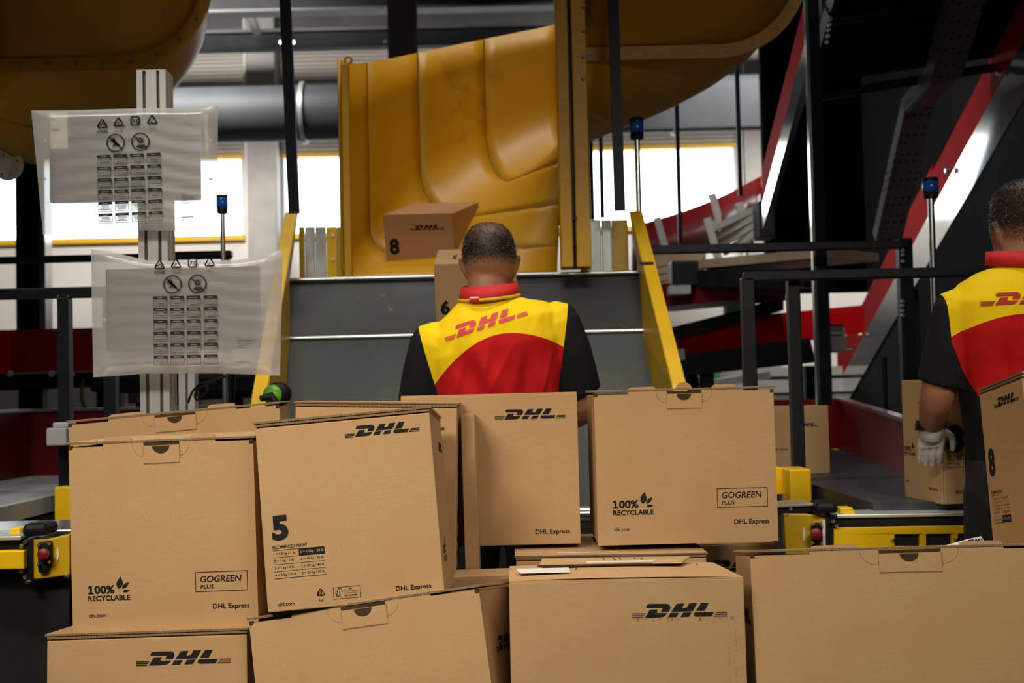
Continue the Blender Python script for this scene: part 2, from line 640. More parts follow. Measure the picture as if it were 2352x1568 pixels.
# horizontally ribbed cladding above the windows, one sheet per bay
for k, (a, b) in enumerate(((-12.9, wx(566)), (wx(652), wx(1705)))):
    zt = wz(600, 118)
    m = MB()
    n = 26
    for i in range(n):
        z0 = ZW1 + .1 + (zt - ZW1 - .1) * i / n
        z1 = ZW1 + .1 + (zt - ZW1 - .1) * (i + .8) / n
        m.box(a, b, WY - .05, WY, z0, z1)
    o = m.build('cladding_sheet', 'ribbed_cladding', wb)
    o['kind'] = 'stuff'
# windows
for k, (a, b) in enumerate(XW):
    win = thing('window_%d' % (k + 1), None, None, (a, WY, ZW0), kind='structure')
    MB().box(a, b, WY - .08, WY + .1, ZW1, ZW1 + .075).build('window_frame', 'window_yellow', win)
    MB().box(a, b, WY - .10, WY + .1, ZW0 - .085, ZW0).build('window_sill', 'window_yellow', win)
    for x in (a, b - .05):
        MB().box(x, x + .05, WY - .04, WY + .15, ZW0, ZW1).build('window_jamb', 'window_white', win)
    n = 4
    for i in range(n):
        x0, x1 = a + .05 + (b - a - .1) * i / n, a + .05 + (b - a - .1) * (i + 1) / n
        MB().box(x0 + .004, x1 - .004, WY + .10, WY + .112, ZW0, ZW1).build('glass_pane', 'window_glass', win)
# concrete pillars between the windows
for k, (p0, p1) in enumerate(((572, 641), (1722, 1790))):
    struct(MB().box(wx(p0, 21.6), wx(p1, 21.6), 21.55, WY, 0, 7.6).build('trim_%d' % (k + 1), 'concrete', bevel=.03))
    o = MB().box(wx(p0 - 8, 21.6), wx(p0 - 3, 21.6), 21.7, WY, 0, 7.6).build('trim_%d' % (k + 3), 'window_white')
    struct(o)
# grey band paints the unlit upper wall; then the roof steel
struct(MB().box(-13, 14, WY - .15, WY, wz(600, 112), 7.6).build('trim_5', 'roof_grey'))
zb0, zb1 = wz(760, 113, 20), wz(760, 74, 20)
bm_ = thing('roof_beam', 'deep dark steel roof beam crossing above the ribbed wall cladding', 'beam', (0, 20, zb0))
MB().box(-13, 14, 19.9, 20.1, zb0, zb0 + .05).build('lower_flange', 'roof_beam', bm_)
MB().box(-13, 14, 19.98, 20.02, zb0 + .05, zb1).build('web', 'roof_beam', bm_)
MB().box(-13, 14, 19.9, 20.1, zb1, zb1 + .05).build('upper_flange', 'roof_grey', bm_)
for px in (646, 674, 885):
    MB().lathe(at(px, 98, 19.97), [(.03, 0), (.03, -.03)], 10, 'Y').build('bolt', 'steel_bright', bm_)
zc = wz(760, 20, 18)
b2 = thing('roof_beam', 'upper dark steel roof beam at the very top of the picture', 'beam', (0, 18, zc))
MB().box(-13, 14, 17.95, 18.05, zc - .02, zc + .28).build('web', 'roof_beam', b2)
MB().box(-13, 14, 17.85, 18.15, zc - .06, zc - .02).build('lower_flange', 'roof_grey', b2)
br = MB().beam(at(590, 75, 19.2), at(540, -40, 19.2), .12, .22, (0, 1, 0))
single(br, 'roof_brace', 'roof_grey', 'slanting grey roof brace beside the left dark chute hanger', 'brace')
# dark steel column behind the curved yellow chute wall
c0 = at(893, 200, 11.5); c1 = at(957, 200, 11.5)
cc = thing('steel_column', 'brown grey steel column rising behind the curved yellow chute wall', 'column', ((c0.x + c1.x) / 2, 11.5, 0))
MB().box(c0.x, c1.x, 11.48, 11.52, 0, 7.6).build('flange', 'column_brown', cc)
MB().box((c0.x + c1.x) / 2 - .01, (c0.x + c1.x) / 2 + .01, 11.52, 11.72, 0, 7.6).build('web', 'column_brown', cc)
MB().box(c0.x, c1.x, 11.72, 11.75, 0, 7.6).build('flange', 'column_brown', cc)
# dark blue black column at far left
c0 = at(36, 600, 13); c1 = at(90, 600, 13)
cc = thing('steel_column', 'dark blue black steel column at far left in front of the windows', 'column', ((c0.x + c1.x) / 2, 13, 0))
MB().box(c0.x, c1.x, 13, 13.04, 0, 7.6).build('flange', 'navy_steel', cc)
MB().box(c1.x - .02, c1.x + .045, 13.04, 13.24, 0, 7.6).build('web', 'aluminium_side', cc)  # bright strip added for the glint along the right edge
MB().box(c0.x, c1.x, 13.24, 13.28, 0, 7.6).build('flange', 'navy_steel', cc)
# ventilation duct running across below the roof
dz = (wz(700, 196, 18) + wz(700, 322, 18)) / 2
dr = (wz(700, 196, 18) - wz(700, 322, 18)) / 2
x0, x1 = wx(250, 18), wx(1826, 18)
du = thing('ventilation_duct', 'fat blue grey ventilation duct crossing in front of the windows', 'duct', (0, 18, dz - dr))
xj = [x0] + [wx(p, 18) for p in (706, 1130, 1560)] + [x1]
for i in range(4):
    MB().tube([(xj[i], 18, dz), (xj[i + 1], 18, dz)], dr, 32).build('duct_section', 'duct_metal', du, smooth=40)
for x in xj[1:]:
    MB().tube([(x - .03, 18, dz), (x + .03, 18, dz)], dr + .045, 32).build('duct_flange', 'galvanised', du, smooth=40)
MB().box(wx(1470, 17.5), wx(1785, 17.5), 17.45, 17.5, wz(1640, 293, 17.5), wz(1640, 190, 17.5)).build('cover_plate', 'duct_metal', du)
for px in (300, 925, 1330):
    MB().box(wx(px, 18) - .015, wx(px, 18) + .015, 17.98, 18.02, dz + dr - .02, 7.6).build('duct_hanger', 'roof_beam', du)
# low loading platform under the parcels (below the picture)
PLAT = .25
struct(MB().box(-1.4, 1.6, 2.0, 3.5, 0, PLAT).build('loading_platform', 'dark_machine'))

# ================================================================== spiral chutes
def lerp_tab(tab, x):
    for (a, u), (b, w_) in zip(tab, tab[1:]):
        if x <= b:
            t = (x - a) / (b - a)
            return u + (w_ - u) * t
    return tab[-1][1]
def smooth_tab(tab, x):
    return sum(lerp_tab(tab, min(max(x + d, tab[0][0]), tab[-1][0])) for d in (-18, -9, 0, 9, 18)) / 5
ZF = [(0, 1.52), (30, 1.70), (60, 1.95), (90, 2.15), (135, 2.29), (180, 2.41), (270, 2.80), (330, 3.05)]
HF = [(0, .86), (45, .76), (90, .62), (180, .60), (330, .60)]
RC = .885
FRT = [(0, .05), (22, .13), (50, .30), (330, .30)]
def chute_pt(ax, ay, deg, s):
    """s in 0..1 from the axis along the floor, round the fillet and up the wall"""
    t = R(deg)
    zf, h, FR = smooth_tab(ZF, deg), smooth_tab(HF, deg), lerp_tab(FRT, deg)
    if s < .4:
        r, z = .06 + (RC - FR - .06) * s / .4, zf
    elif s < .75:
        a = (s - .4) / .35 * PI / 2
        r, z = RC - FR + FR * math.sin(a), zf + FR - FR * math.cos(a)
    else:
        r, z = RC, zf + FR + (h - FR) * (s - .75) / .25
    return V((ax - r * math.cos(t), ay + r * math.sin(t), z))
SS = [0, .1, .2, .3, .4] + [.4 + .35 * k / 9 for k in range(1, 10)] + [.81, .87, .93, 1]
def make_chute(ax, ay, label, first, full=True):
    t = thing('spiral_chute', label, 'chute', (ax, ay, 0), 'yellow spiral parcel chutes')
    step = 22.5
    a = first
    while a < 330:
        b = min(a + step, 330) if a < 112 else 180 if a < 180 else 330
        m = MB()
        na = 7 if a < 112 else 28
        ns = len(SS)
        m.add([chute_pt(ax, ay, a + (b - a) * i / (na - 1), s) for i in range(na) for s in SS],
              [(i * ns + k, i * ns + k + 1, (i + 1) * ns + k + 1, (i + 1) * ns + k) for i in range(na - 1) for k in range(ns - 1)])
        bm2 = m.build('chute_panel', 'chute_yellow' if a < 150 else 'chute_shaded', t, smooth=60, solid=.012)
        if 0 < a < 112:
            MB().tube([chute_pt(ax, ay, a, s) for s in SS], .0075, 6).build('panel_seam', 'chute_seam', t, smooth=40)
        a = b
    # bolted joint flange, seen from the front
    m = MB()
    inner = [chute_pt(ax, ay, 180, s) + V((0, -.012, 0)) for s in SS]
    outer = []
    for i, p in enumerate(inner):
        q = inner[min(i + 1, len(SS) - 1)] - inner[max(i - 1, 0)]
        n = V((q.z, 0, -q.x)).normalized()
        outer.append(p + n * .052)
    m.strip(inner, outer)
    fl = m.build('joint_flange', 'chute_shaded', t, solid=.012)
    acc, last = .03, (inner[0] + outer[0]) / 2
    for i in range(1, len(SS)):
        c = (inner[i] + outer[i]) / 2
        seg = (c - last).length
        while acc < seg:
            p = last.lerp(c, acc / seg)
            MB().lathe(p + V((0, -.004, 0)), [(.0085, 0), (.0085, -.008)], 6, 'Y').build('bolt', 'bolt_dull', fl)
            acc += .105
        acc -= seg
        last = c
    return t
AX, AY = .24, 5.0
ch = make_chute(AX, AY, 'yellow spiral chute curling down behind the worker to the steel slide', 0)
# front edge post with lifting eye, and the square centre post with its dark slot
p = at(802, 640, 4.98)
MB().box(p.x - .014, p.x + .014, 4.95, 5.0, 1.53, 2.37).build('edge_strip', 'chute_yellow', ch, bevel=.004)
ey = at(800, 138, 4.97)
MB().tube([ey + V((math.cos(a) * .013, 0, math.sin(a) * .013)) for a in [k * PI / 6 for k in range(13)]], .005, 6).build('lifting_eye', 'chute_yellow', ch, smooth=40)
xa, xb = at(1281, 300, 4.9).x, at(1350, 300, 4.9).x
MB().box(xa, xa + .045, 4.86, 4.97, 1.56, 7.55).build('centre_post', 'chute_yellow', ch, bevel=.004)
MB().box(xa + .045, xa + .058, 4.89, 4.97, 1.56, 7.55).build('post_slot', 'black_steel', ch)
MB().box(xa + .058, xb, 4.86, 4.97, 1.56, 7.55).build('centre_post', 'chute_yellow', ch, bevel=.004)
for py in (5, 60, 120, 170):
    MB().lathe(at(1341, py + 10, 4.855), [(.008, 0), (.008, -.010)], 6, 'Y').build('bolt', 'bolt_dull', ch)
for py in (500, 560):
    MB().lathe(at(1322, py, 4.855), [(.005, 0), (.005, -.01)], 6, 'Y').build('bolt', 'black_steel', ch)
ch2 = make_chute(AX - 2.29, AY - .03, 'yellow spiral chute underside filling the upper left corner', 90)
MB().box(AX - 2.36, AX - 2.22, 4.86, 4.97, 1.6, 7.55).build('centre_post', 'chute_yellow', ch2, bevel=.004)
# white perforated end plate below the left chute
dp = at(16, 378, 5.4)
wd = thing('bearing_plate', 'round white plate with small holes under the left chute', 'plate', dp)
MB().lathe(dp, [(.062, 0), (.066, .01), (.062, .02)], 28, 'Y').build('disc', 'white_plastic', wd, smooth=40)
for k in range(8):
    a = k * PI / 4 + .3
    MB().lathe(dp + V((math.cos(a) * .045, -.003, math.sin(a) * .045)), [(.004, 0), (.004, .002)], 8, 'Y').build('hole', 'black_steel', wd)

# ------------------------------------------------------------------ steel slide with yellow cheeks
sl = thing('steel_slide', 'grey sheet steel slide with yellow cheeks in front of the worker', 'slide', (-.2, 4.6, 0))
SLX0, SLX1 = at(662, 637, 4.95).x, at(1476, 637, 4.95).x
SY = [4.95, 4.75, 4.35]
SZ = [wz(1066, 637, 4.95), wz(1066, 771, 4.75), wz(1066, 1183, 4.35)]
XA = [SLX0, SLX0 + .015, SLX0 + .05]
XB = [SLX1, SLX1 - .005, SLX1 - .0]
for i in range(2):
    MB().hexa([(XA[i], SY[i], SZ[i] - .012), (XB[i], SY[i], SZ[i] - .012), (XB[i + 1], SY[i + 1], SZ[i + 1] - .012), (XA[i + 1], SY[i + 1], SZ[i + 1] - .012),
               (XA[i], SY[i], SZ[i]), (XB[i], SY[i], SZ[i]), (XB[i + 1], SY[i + 1], SZ[i + 1]), (XA[i + 1], SY[i + 1], SZ[i + 1])]).build('slide_plate', 'steel_sheet', sl)
MB().tube([(XA[0], SY[0] - .01, SZ[0] + .004), (XB[0], SY[0] - .01, SZ[0] + .004)], .008, 10).build('rolled_edge', 'steel_bright', sl, smooth=40)
MB().tube([(XA[1], SY[1], SZ[1] + .004), (XB[1], SY[1], SZ[1] + .004)], .0085, 10).build('rolled_edge', 'steel_bright', sl, smooth=40)
MB().tube([(XA[2], SY[2], SZ[2] - .005), (XB[2], SY[2], SZ[2] - .005)], .03, 14).build('rolled_edge', 'steel_bright', sl, smooth=40)
MB().box(XA[2] - .05, XB[2] + .05, 4.32, 5.0, .4, SZ[2] - .03).build('slide_base', 'steel_sheet', sl)
MB().box(XA[2] - .02, XB[2] + .02, 4.4, 4.98, 0, .4).build('slide_base', 'dark_machine', sl)
def cheek(S, P, side):
    SP = [at(*q) for q in S]
    PP = [at(*q) for q in P]
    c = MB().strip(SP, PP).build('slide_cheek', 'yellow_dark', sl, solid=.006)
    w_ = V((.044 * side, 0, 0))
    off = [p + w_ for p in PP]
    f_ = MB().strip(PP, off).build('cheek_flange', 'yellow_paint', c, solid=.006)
    MB().strip(off, [p + V((0, .02, -.06)) for p in off]).build('flange_lip', 'yellow_dark', c, solid=.004)
    return c
cheek([(1470, 637, 4.95), (1478, 771, 4.75), (1500, 890, 4.62), (1532, 1180, 4.35)],
      [(1447, 486, 4.98), (1477, 604, 4.80), (1545, 885, 4.33), (1585, 1120, 4.10)], 1)
cheek([(664, 640, 4.95), (664, 775, 4.75), (655, 893, 4.62), (640, 1183, 4.35)],
      [(683, 488, 4.98), (661, 606, 4.80), (612, 900, 4.33), (580, 1120, 4.10)], -1)
jm = at(1482, 604, 4.79)
MB().box(jm.x - .02, jm.x + .03, 4.785, 4.79, jm.z - .006, jm.z + .004).build('joint_gap', 'black_steel', sl)
# upright corner plates left and right of the chute mouth
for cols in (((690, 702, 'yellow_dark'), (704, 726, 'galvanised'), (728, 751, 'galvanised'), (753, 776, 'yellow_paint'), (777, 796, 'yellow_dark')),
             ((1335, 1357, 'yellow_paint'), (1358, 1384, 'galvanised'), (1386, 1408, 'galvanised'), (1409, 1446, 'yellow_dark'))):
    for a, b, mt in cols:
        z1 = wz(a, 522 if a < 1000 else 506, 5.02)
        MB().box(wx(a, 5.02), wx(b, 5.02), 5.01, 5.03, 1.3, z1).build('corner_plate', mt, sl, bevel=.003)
        if mt == 'yellow_paint':
            for py in (540, 595):
                MB().lathe(at((a + b) / 2, py, 5.005), [(.006, 0), (.006, -.006)], 8, 'Y').build('bolt', 'steel_bright', sl)
# chute hangers: dark flat bars from the roof to the cheeks
for (a, b, lab) in (((655, 0), (676, 490), 'long dark hanger bar left of the curved yellow chute wall'),
                    ((1408, 0), (1424, 484), 'long dark hanger bar crossing the right yellow chute bowl')):
    q = at(*b, 4.80)
    t0 = at(*a, 4.80)
    d = (t0 - q)
    m = MB().beam(q, q + d * 3.2, .040, .02, (0, 1, 0))
    single(m, 'hanger_bar', 'navy_steel', lab, 'bar')
for px, y0, y1, lab in ((1361, 340, 505, 'short dark rod right beside the yellow chute centre post'), (1384, 330, 500, 'very thin dark rod in the right hand window'),
                        (1563, 250, 560, 'thin dark rod in the middle of the right hand window'), (1701, 160, 450, 'thin dark rod at the right edge of the window')):
    q = at(px, y1, 7.5)
    single(MB().box(q.x - .012, q.x + .012, 7.49, 7.51, q.z, 7.6), 'hanger_rod', 'navy_steel', lab, 'rod')

# ================================================================== machines behind, right side
# incline conveyor rising toward the viewer
D = V((.053, 1, -.337))
def rail_pt(base, Y): return base + D * (Y - base.y)
A0, B0 = at(1755, 465, 7.0), V((2.535, 10.2, 1.049))
ic = thing('incline_conveyor', 'black incline conveyor with red side walls climbing to the upper right', 'conveyor', (2.0, 9, 0))
def rail(base, y0, y1, w_, name, mt, z0, z1, xo=0):
    p, q = rail_pt(base, y0), rail_pt(base, y1)
    MB().hexa([p + V((xo, 0, z0)), p + V((xo + w_, 0, z0)), p + V((xo + w_, 0, z1)), p + V((xo, 0, z1)),
               q + V((xo, 0, z0)), q + V((xo + w_, 0, z0)), q + V((xo + w_, 0, z1)), q + V((xo, 0, z1))]).build(name, mt, ic)
rail(A0, 2.5, 7.05, .03, 'side_wall', 'red_paint', .02, .20)
rail(A0, 2.5, 7.05, .03, 'side_rail', 'aluminium_side', -.12, .02, -.004)
rail(B0, 2.5, 7.3, .03, 'side_wall', 'red_paint', .05, .25)
rail(B0, 7.3, 10.2, .03, 'side_wall', 'red_paint', .05, .29)
p, q = rail_pt(B0, 2.5), rail_pt(B0, 10.2)
MB().hexa([p + V((-.004, 0, -.20)), p + V((.006, 0, -.20)), p + V((.006, 0, .05)), p + V((-.004, 0, .05)),
           q + V((-.004, 0, -.20)), q + V((.006, 0, -.20)), q + V((.006, 0, .05)), q + V((-.004, 0, .05))]).build('side_rail', 'aluminium_side', ic)
p, q = rail_pt(A0, 2.5), rail_pt(A0, 6.2)
p2, q2 = rail_pt(B0, 2.5), rail_pt(B0, 6.2)
MB().hexa([p + V((.03, 0, .17)), p2 + V((0, 0, .25)), p2 + V((0, 0, .28)), p + V((.03, 0, .20)),
           q + V((.03, 0, .17)), q2 + V((0, 0, .25)), q2 + V((0, 0, .28)), q + V((.03, 0, .20))]).build('belt', 'black_sheet', ic)
for yy in (3.6, 4.6, 5.6, 6.2):
    a, b = rail_pt(A0, yy), rail_pt(B0, yy)
    MB().tube([a + V((.03, 0, .10)), b + V((0, 0, .20))], .022, 10).build('return_roller', 'black_steel', ic, smooth=40)
for yy in (5.2, 6.0, 6.9, 8.0, 9.2):
    b = rail_pt(B0, yy)
    MB().lathe(b + V((-.02, 0, .06)), [(.018, 0), (.012, -.02)], 8, 'X').build('bolt', 'steel_bright', ic)
# black sheets added to stand for the dark background right of and behind the incline
struct(MB().box(2.36, 6.5, 12.0, 12.1, 1.95, 7.6).build('backdrop_screen', 'black_sheet'))
struct(MB().box(2.9, 3.0, 4.2, 10.6, 0, 7.6).build('backdrop_partition', 'black_sheet'))
p, q = rail_pt(B0, 7.8), rail_pt(B0, 10.2)
MB().hexa([(p.x + .005, p.y, 0), (p.x + .03, p.y, 0), (q.x + .03, q.y, 0), (q.x + .005, q.y, 0),
           p + V((.005, 0, -.20)), p + V((.03, 0, -.20)), q + V((.03, 0, -.20)), q + V((.005, 0, -.20))]).build('backdrop_panel', 'black_sheet', ic)  # black sheet added for the dark area below the rail
# perforated cable tray under the incline
tp = [at(2228, -30, 5.4), at(2170, 175, 6.0), at(2110, 245, 6.6), at(2040, 545, 7.4)]
ct = thing('cable_tray', 'perforated grey cable tray hanging under the incline conveyor', 'tray', tp[3])
for a, b in zip(tp, tp[1:]):
    MB().beam(a, b, .15, .04, (0, 1, .3)).build('tray_section', 'perforated_steel', ct)
    MB().beam(a + V((-.08, -.02, 0)), b + V((-.08, -.02, 0)), .012, .07, (0, 1, .3)).build('tray_lip', 'perforated_steel', ct)
# tall dark column in front of the incline, with an added bright strip standing for its window glint
c0, c1 = at(1872, 500, 5.2), at(1897, 500, 5.2)
cc = thing('steel_column', 'tall dark column with a bright left edge before the incline conveyor', 'column', (c0.x, 5.2, 1.0))
MB().box(c0.x, c1.x, 5.2, 5.25, 1.02, 7.6).build('shaft', 'black_sheet', cc, bevel=.004)
MB().box(c0.x - .012, c0.x, 5.205, 5.24, 1.02, 7.6).build('edge_strip', 'aluminium_side', cc)
for k, py in enumerate((45, 58, 70, 84, 98)):
    MB().lathe(at(1896 - k * 2 + 10, py, 5.19), [(.008, 0), (.008, -.012)], 8, 'Y').build('bolt', 'steel_bright', cc)

# curved conveyor behind the fence
def arc_strip(pts_top, pts_bot):
    return MB().strip(pts_top, pts_bot)
def cr(pts, n=6):
    out = []
    for i in range(len(pts) - 1):
        p0, p1, p2, p3 = pts[max(i - 1, 0)], pts[i], pts[i + 1], pts[min(i + 2, len(pts) - 1)]
        for k in range(n):
            t = k / n
            out.append(.5 * ((2 * p1) + (p2 - p0) * t + (2 * p0 - 5 * p1 + 4 * p2 - p3) * t * t + (3 * p1 - p0 - 3 * p2 + p3) * t ** 3))
    return out + [pts[-1]]
cv = thing('curved_conveyor', 'curved conveyor with dark red outer wall behind the right railing', 'conveyor', at(1620, 900, 8.60))
top = cr([at(1455, 520, 10.2), at(1560, 490, 9.6), at(1660, 452, 8.80), at(1752, 405, 7.60)])
bot = cr([at(1455, 625, 10.2), at(1560, 600, 9.6), at(1660, 562, 8.80), at(1752, 500, 7.60)])
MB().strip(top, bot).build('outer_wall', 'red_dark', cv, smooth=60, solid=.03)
for px, py, Y in ((1517, 545, 9.70), (1643, 495, 8.85), (1632, 550, 8.90), (1705, 520, 8.10)):
    q = at(px, py, Y)
    MB().beam(q + V((-.03, -.06, .14)), q + V((.04, -.06, -.14)), .05, .02, (0, 1, 0)).build('wall_bracket', 'plastic_grey', cv)
for k in range(5):
    a = at(1500 + k * 3, 600 + k * 17, 8.40); b = at(1618 - k * 2, 578 + k * 17, 8.20)
    MB().beam(a, b, .03, .085, (0, 0, 1)).build('belt_slat', 'beige_slat', cv)
for k in range(4):
    a = at(1640 + 8 * k, 525 + k * 18, 8.00); b = at(1740, 478 + k * 18, 7.60)
    MB().beam(a, b, .02, .04).build('guide_slat', 'plastic_grey', cv)
MB().beam(at(1590, 640, 7.90), at(1880, 640, 7.00), .2, .10).build('frame_beam', 'black_steel', cv)
MB().beam(at(1655, 612, 7.90), at(1960, 585, 7.20), .5, .05).build('belt_bed', 'beige_slat', cv)
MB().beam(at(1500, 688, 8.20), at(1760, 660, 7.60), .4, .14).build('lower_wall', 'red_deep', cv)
q = at(1570, 640, 7.80)
MB().box(q.x - .08, q.x + .08, 7.7, 7.9, q.z - .05, q.z + .1).build('drive_box', 'black_steel', cv, bevel=.01)
MB().box(q.x - .10, q.x + .02, 7.65, 7.8, q.z - .10, q.z - .05).build('drive_base', 'plastic_grey', cv)
q = at(1748, 490, 7.50)
MB().box(q.x - .03, q.x + .06, 7.4, 7.6, q.z - .15, q.z + .06).build('junction_box', 'dark_machine', cv, bevel=.01)
MB().box(q.x - .02, q.x + .05, 7.39, 7.5, q.z + .06, q.z + .10).build('junction_lid', 'red_dark', cv)
for x in (1872,):
    q = at(x, 640, 7.60)
    MB().box(q.x, q.x + .08, 7.6, 7.68, 0, q.z).build('leg', 'black_steel', cv)

# red belt conveyor lower down
rc = thing('belt_conveyor', 'bright red straight conveyor behind the right railing posts', 'conveyor', at(1760, 1100, 8.0))
def quadbox(pts, Y, th, name, mt, par, **kw):
    return MB().prism([at(a, b, Y) for a, b in pts], (0, th, 0)).build(name, mt, par, **kw)
quadbox([(1552, 775), (1760, 722), (1985, 700), (1985, 762), (1860, 782), (1700, 800), (1560, 815)], 8.0, .06, 'side_wall', 'red_paint', rc)
quadbox([(1540, 752), (1700, 712), (1765, 690), (1800, 690), (1800, 712), (1700, 742), (1545, 778)], 7.9, .5, 'belt', 'dark_machine', rc)
quadbox([(1560, 815), (1700, 798), (1860, 775), (1875, 832), (1700, 850), (1555, 865)], 7.95, .1, 'frame', 'navy_steel', rc)
quadbox([(1900, 752), (1942, 752), (1945, 800), (1960, 800), (1955, 808), (1900, 808)], 7.7, .2, 'motor', 'plastic_grey', rc, bevel=.02)
MB().tube([at(1905, 757, 7.68), at(1935, 757, 7.68)], .035, 10).build('motor_cap', 'steel_bright', rc, smooth=40)
quadbox([(1560, 802), (1572, 800), (1574, 826), (1562, 828)], 7.85, .1, 'bearing', 'plastic_grey', rc)
for x in (1610, 1850):
    q = at(x, 840, 8.05)
    MB().box(q.x, q.x + .08, 8.05, 8.13, 0, q.z).build('leg', 'black_steel', rc)
quadbox([(1620, 748), (1645, 745), (1645, 753), (1620, 756)], 7.93, .02, 'sticker', 'paper_label', rc)

gc = thing('green_cable', 'bundle of green cables running down the white wall', 'cables', at(1686, 715, 12))
for k in range(5):
    MB().tube([at(1672 + k * 7, 655, 12), at(1669 + k * 7, 725, 12)], .013, 8).build('cable_strand', 'green_cable', gc, smooth=40)
MB().box(at(1660, 690, 12.1).x, at(1712, 690, 12.1).x, 12.05, 12.1, 0, at(1686, 640, 12).z).build('cable_channel', 'galvanised', gc)
gc = thing('green_cable', 'short slanting bundle of green cables low behind the slide', 'cables', at(1630, 872, 9))
for k in range(5):
    MB().tube([at(1625 + k * 8, 846, 9), at(1608 + k * 8, 872, 9)], .012, 8).build('cable_strand', 'green_cable', gc, smooth=40)
MB().beam(at(1600, 885, 9.1), at(1760, 862, 9.1), .3, .05).build('cable_channel', 'galvanised', gc)
ms = thing('drive_unit', 'dark drive unit low behind the yellow slide flange', 'machine', at(1580, 1000, 8.2))
quadbox([(1548, 850), (1600, 838), (1608, 880), (1600, 960), (1550, 960)], 8.2, .3, 'housing', 'dark_machine', ms, bevel=.02)
MB().tube([at(1575, 868, 8.18), at(1575, 868, 8.1)], .05, 14).build('pulley', 'black_steel', ms, smooth=40)
MB().box(at(1550, 1000, 8.2).x, at(1600, 1000, 8.2).x, 8.25, 8.45, 0, at(1550, 950, 8.2).z).build('pedestal', 'dark_machine', ms)
wp = thing('skirting_panel', 'pale low panel with dark rails behind the right railing', 'panel', at(1760, 940, 10))
for a, b, mt in ((848, 868, 'wall_white'), (868, 876, 'dark_machine'), (876, 906, 'wall_white'), (906, 912, 'dark_machine'), (912, 935, 'galvanised')):
    quadbox([(1590, b), (1590, a), (1960, a - 8), (1960, b - 8)], 10, .05, 'rail_strip', mt, wp)
quadbox([(1590, 1180), (1590, 935), (1960, 927), (1960, 1170)], 10, .05, 'base_board', 'dark_machine', wp)

# ------------------------------------------------------------------ machines behind, left side
lc = thing('belt_conveyor', 'dark red straight conveyor behind the left railing', 'conveyor', at(110, 1000, 8.5))
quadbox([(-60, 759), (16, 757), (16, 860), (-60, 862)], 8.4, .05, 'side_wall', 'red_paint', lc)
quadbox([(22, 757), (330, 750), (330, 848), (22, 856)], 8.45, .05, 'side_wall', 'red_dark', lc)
quadbox([(-60, 862), (440, 848), (440, 880), (-60, 898)], 8.5, .3, 'frame', 'dark_machine', lc)
for x in (60, 240, 420):
    q = at(x, 880, 8.55)
    MB().box(q.x - .07, q.x + .09, 8.6, 8.7, 0, q.z).build('leg', 'black_steel', lc)
for x in (25, 120, 165):
    MB().lathe(at(x, 858, 8.44), [(.02, 0), (.02, -.02)], 8, 'Y').build('bolt', 'plastic_grey', lc)
mb = thing('drive_unit', 'black drive unit under the left red conveyor', 'machine', at(360, 950, 7.6))
quadbox([(205, 868), (330, 862), (330, 905), (205, 900)], 7.8, .3, 'housing', 'dark_machine', mb, bevel=.02)
quadbox([(440, 862), (600, 858), (600, 905), (440, 905)], 7.4, .3, 'housing', 'dark_machine', mb, bevel=.02)
MB().box(at(300, 900, 7.8).x, at(330, 900, 7.8).x, 7.9, 8.0, 0, at(300, 900, 7.8).z).build('leg', 'black_steel', mb)
MB().box(at(520, 900, 7.4).x, at(550, 900, 7.4).x, 7.5, 7.6, 0, at(520, 900, 7.4).z).build('leg', 'black_steel', mb)
MB().beam(at(300, 915, 7.7), at(600, 900, 7.5), .06, .06).build('stretcher', 'column_brown', mb)
lw = thing('skirting_panel', 'pale low panel behind the left railing', 'panel', at(200, 1000, 11))
quadbox([(-80, 880), (-80, 840), (620, 826), (620, 866)], 11, .05, 'rail_strip', 'beige_slat', lw)
quadbox([(-80, 1010), (-80, 880), (620, 866), (620, 1000)], 11, .05, 'base_board', 'wall_white', lw)
quadbox([(-80, 1200), (-80, 1010), (620, 1000), (620, 1190)], 11, .05, 'plinth', 'dark_machine', lw)
single(MB().tube(cr([at(193, 868, 8.49), at(187, 900, 8.49), at(190, 925, 8.49), at(204, 955, 8.49), at(215, 1000, 8.49)]), .012, 8),
       'hanging_cable', 'cable_brown', 'brown cable drooping under the left red conveyor', 'cable', smooth=40)

# ================================================================== railings
def hbar(par, name, p0, p1, py, Y, hpx, mt='black_steel', depth=.05):
    xm = (p0 + p1) / 2
    z = at(xm, py, Y).z
    h = hpx / F * Y
    return MB().box(at(p0, py, Y).x, at(p1, py, Y).x, Y, Y + depth, z - h / 2, z + h / 2).build(name, mt, par, bevel=.004)
def vbar(par, name, p0, p1, y0, y1, Y, mt='black_steel', depth=.05, z0=None):
    ym = (y0 + y1) / 2
    za = at((p0 + p1) / 2, y1, Y).z if z0 is None else z0
    return MB().box(at(p0, ym, Y).x, at(p1, ym, Y).x, Y, Y + depth, za, at((p0 + p1) / 2, y0, Y).z).build(name, mt, par, bevel=.004)
rl = thing('railing', 'near black steel railing at left, crossing in front of the red conveyor', 'railing', at(145, 1200, 4.2))
hbar(rl, 'top_rail', -120, 330, 672, 4.2, 24)
vbar(rl, 'post', 132, 158, 682, 1150, 4.2, z0=.3)
vbar(rl, 'post', 236, 263, 682, 1000, 4.25, z0=0)
for px in (134, 157):
    MB().lathe(at(px, 680, 4.19), [(.004, 0), (.004, -.004)], 8, 'Y').build('bolt', 'steel_bright', rl)
q = at(139, 1000, 4.15)
MB().box(q.x - .028, q.x + .035, 4.10, 4.2, q.z - .03, q.z + .025).build('clamp', 'plastic_grey', rl, bevel=.004)
MB().box(q.x - .015, q.x + .035, 4.12, 4.2, q.z + .025, q.z + .042).build('clamp_cap', 'plastic_grey', rl, bevel=.004)
q = at(143, 1157, 4.15)
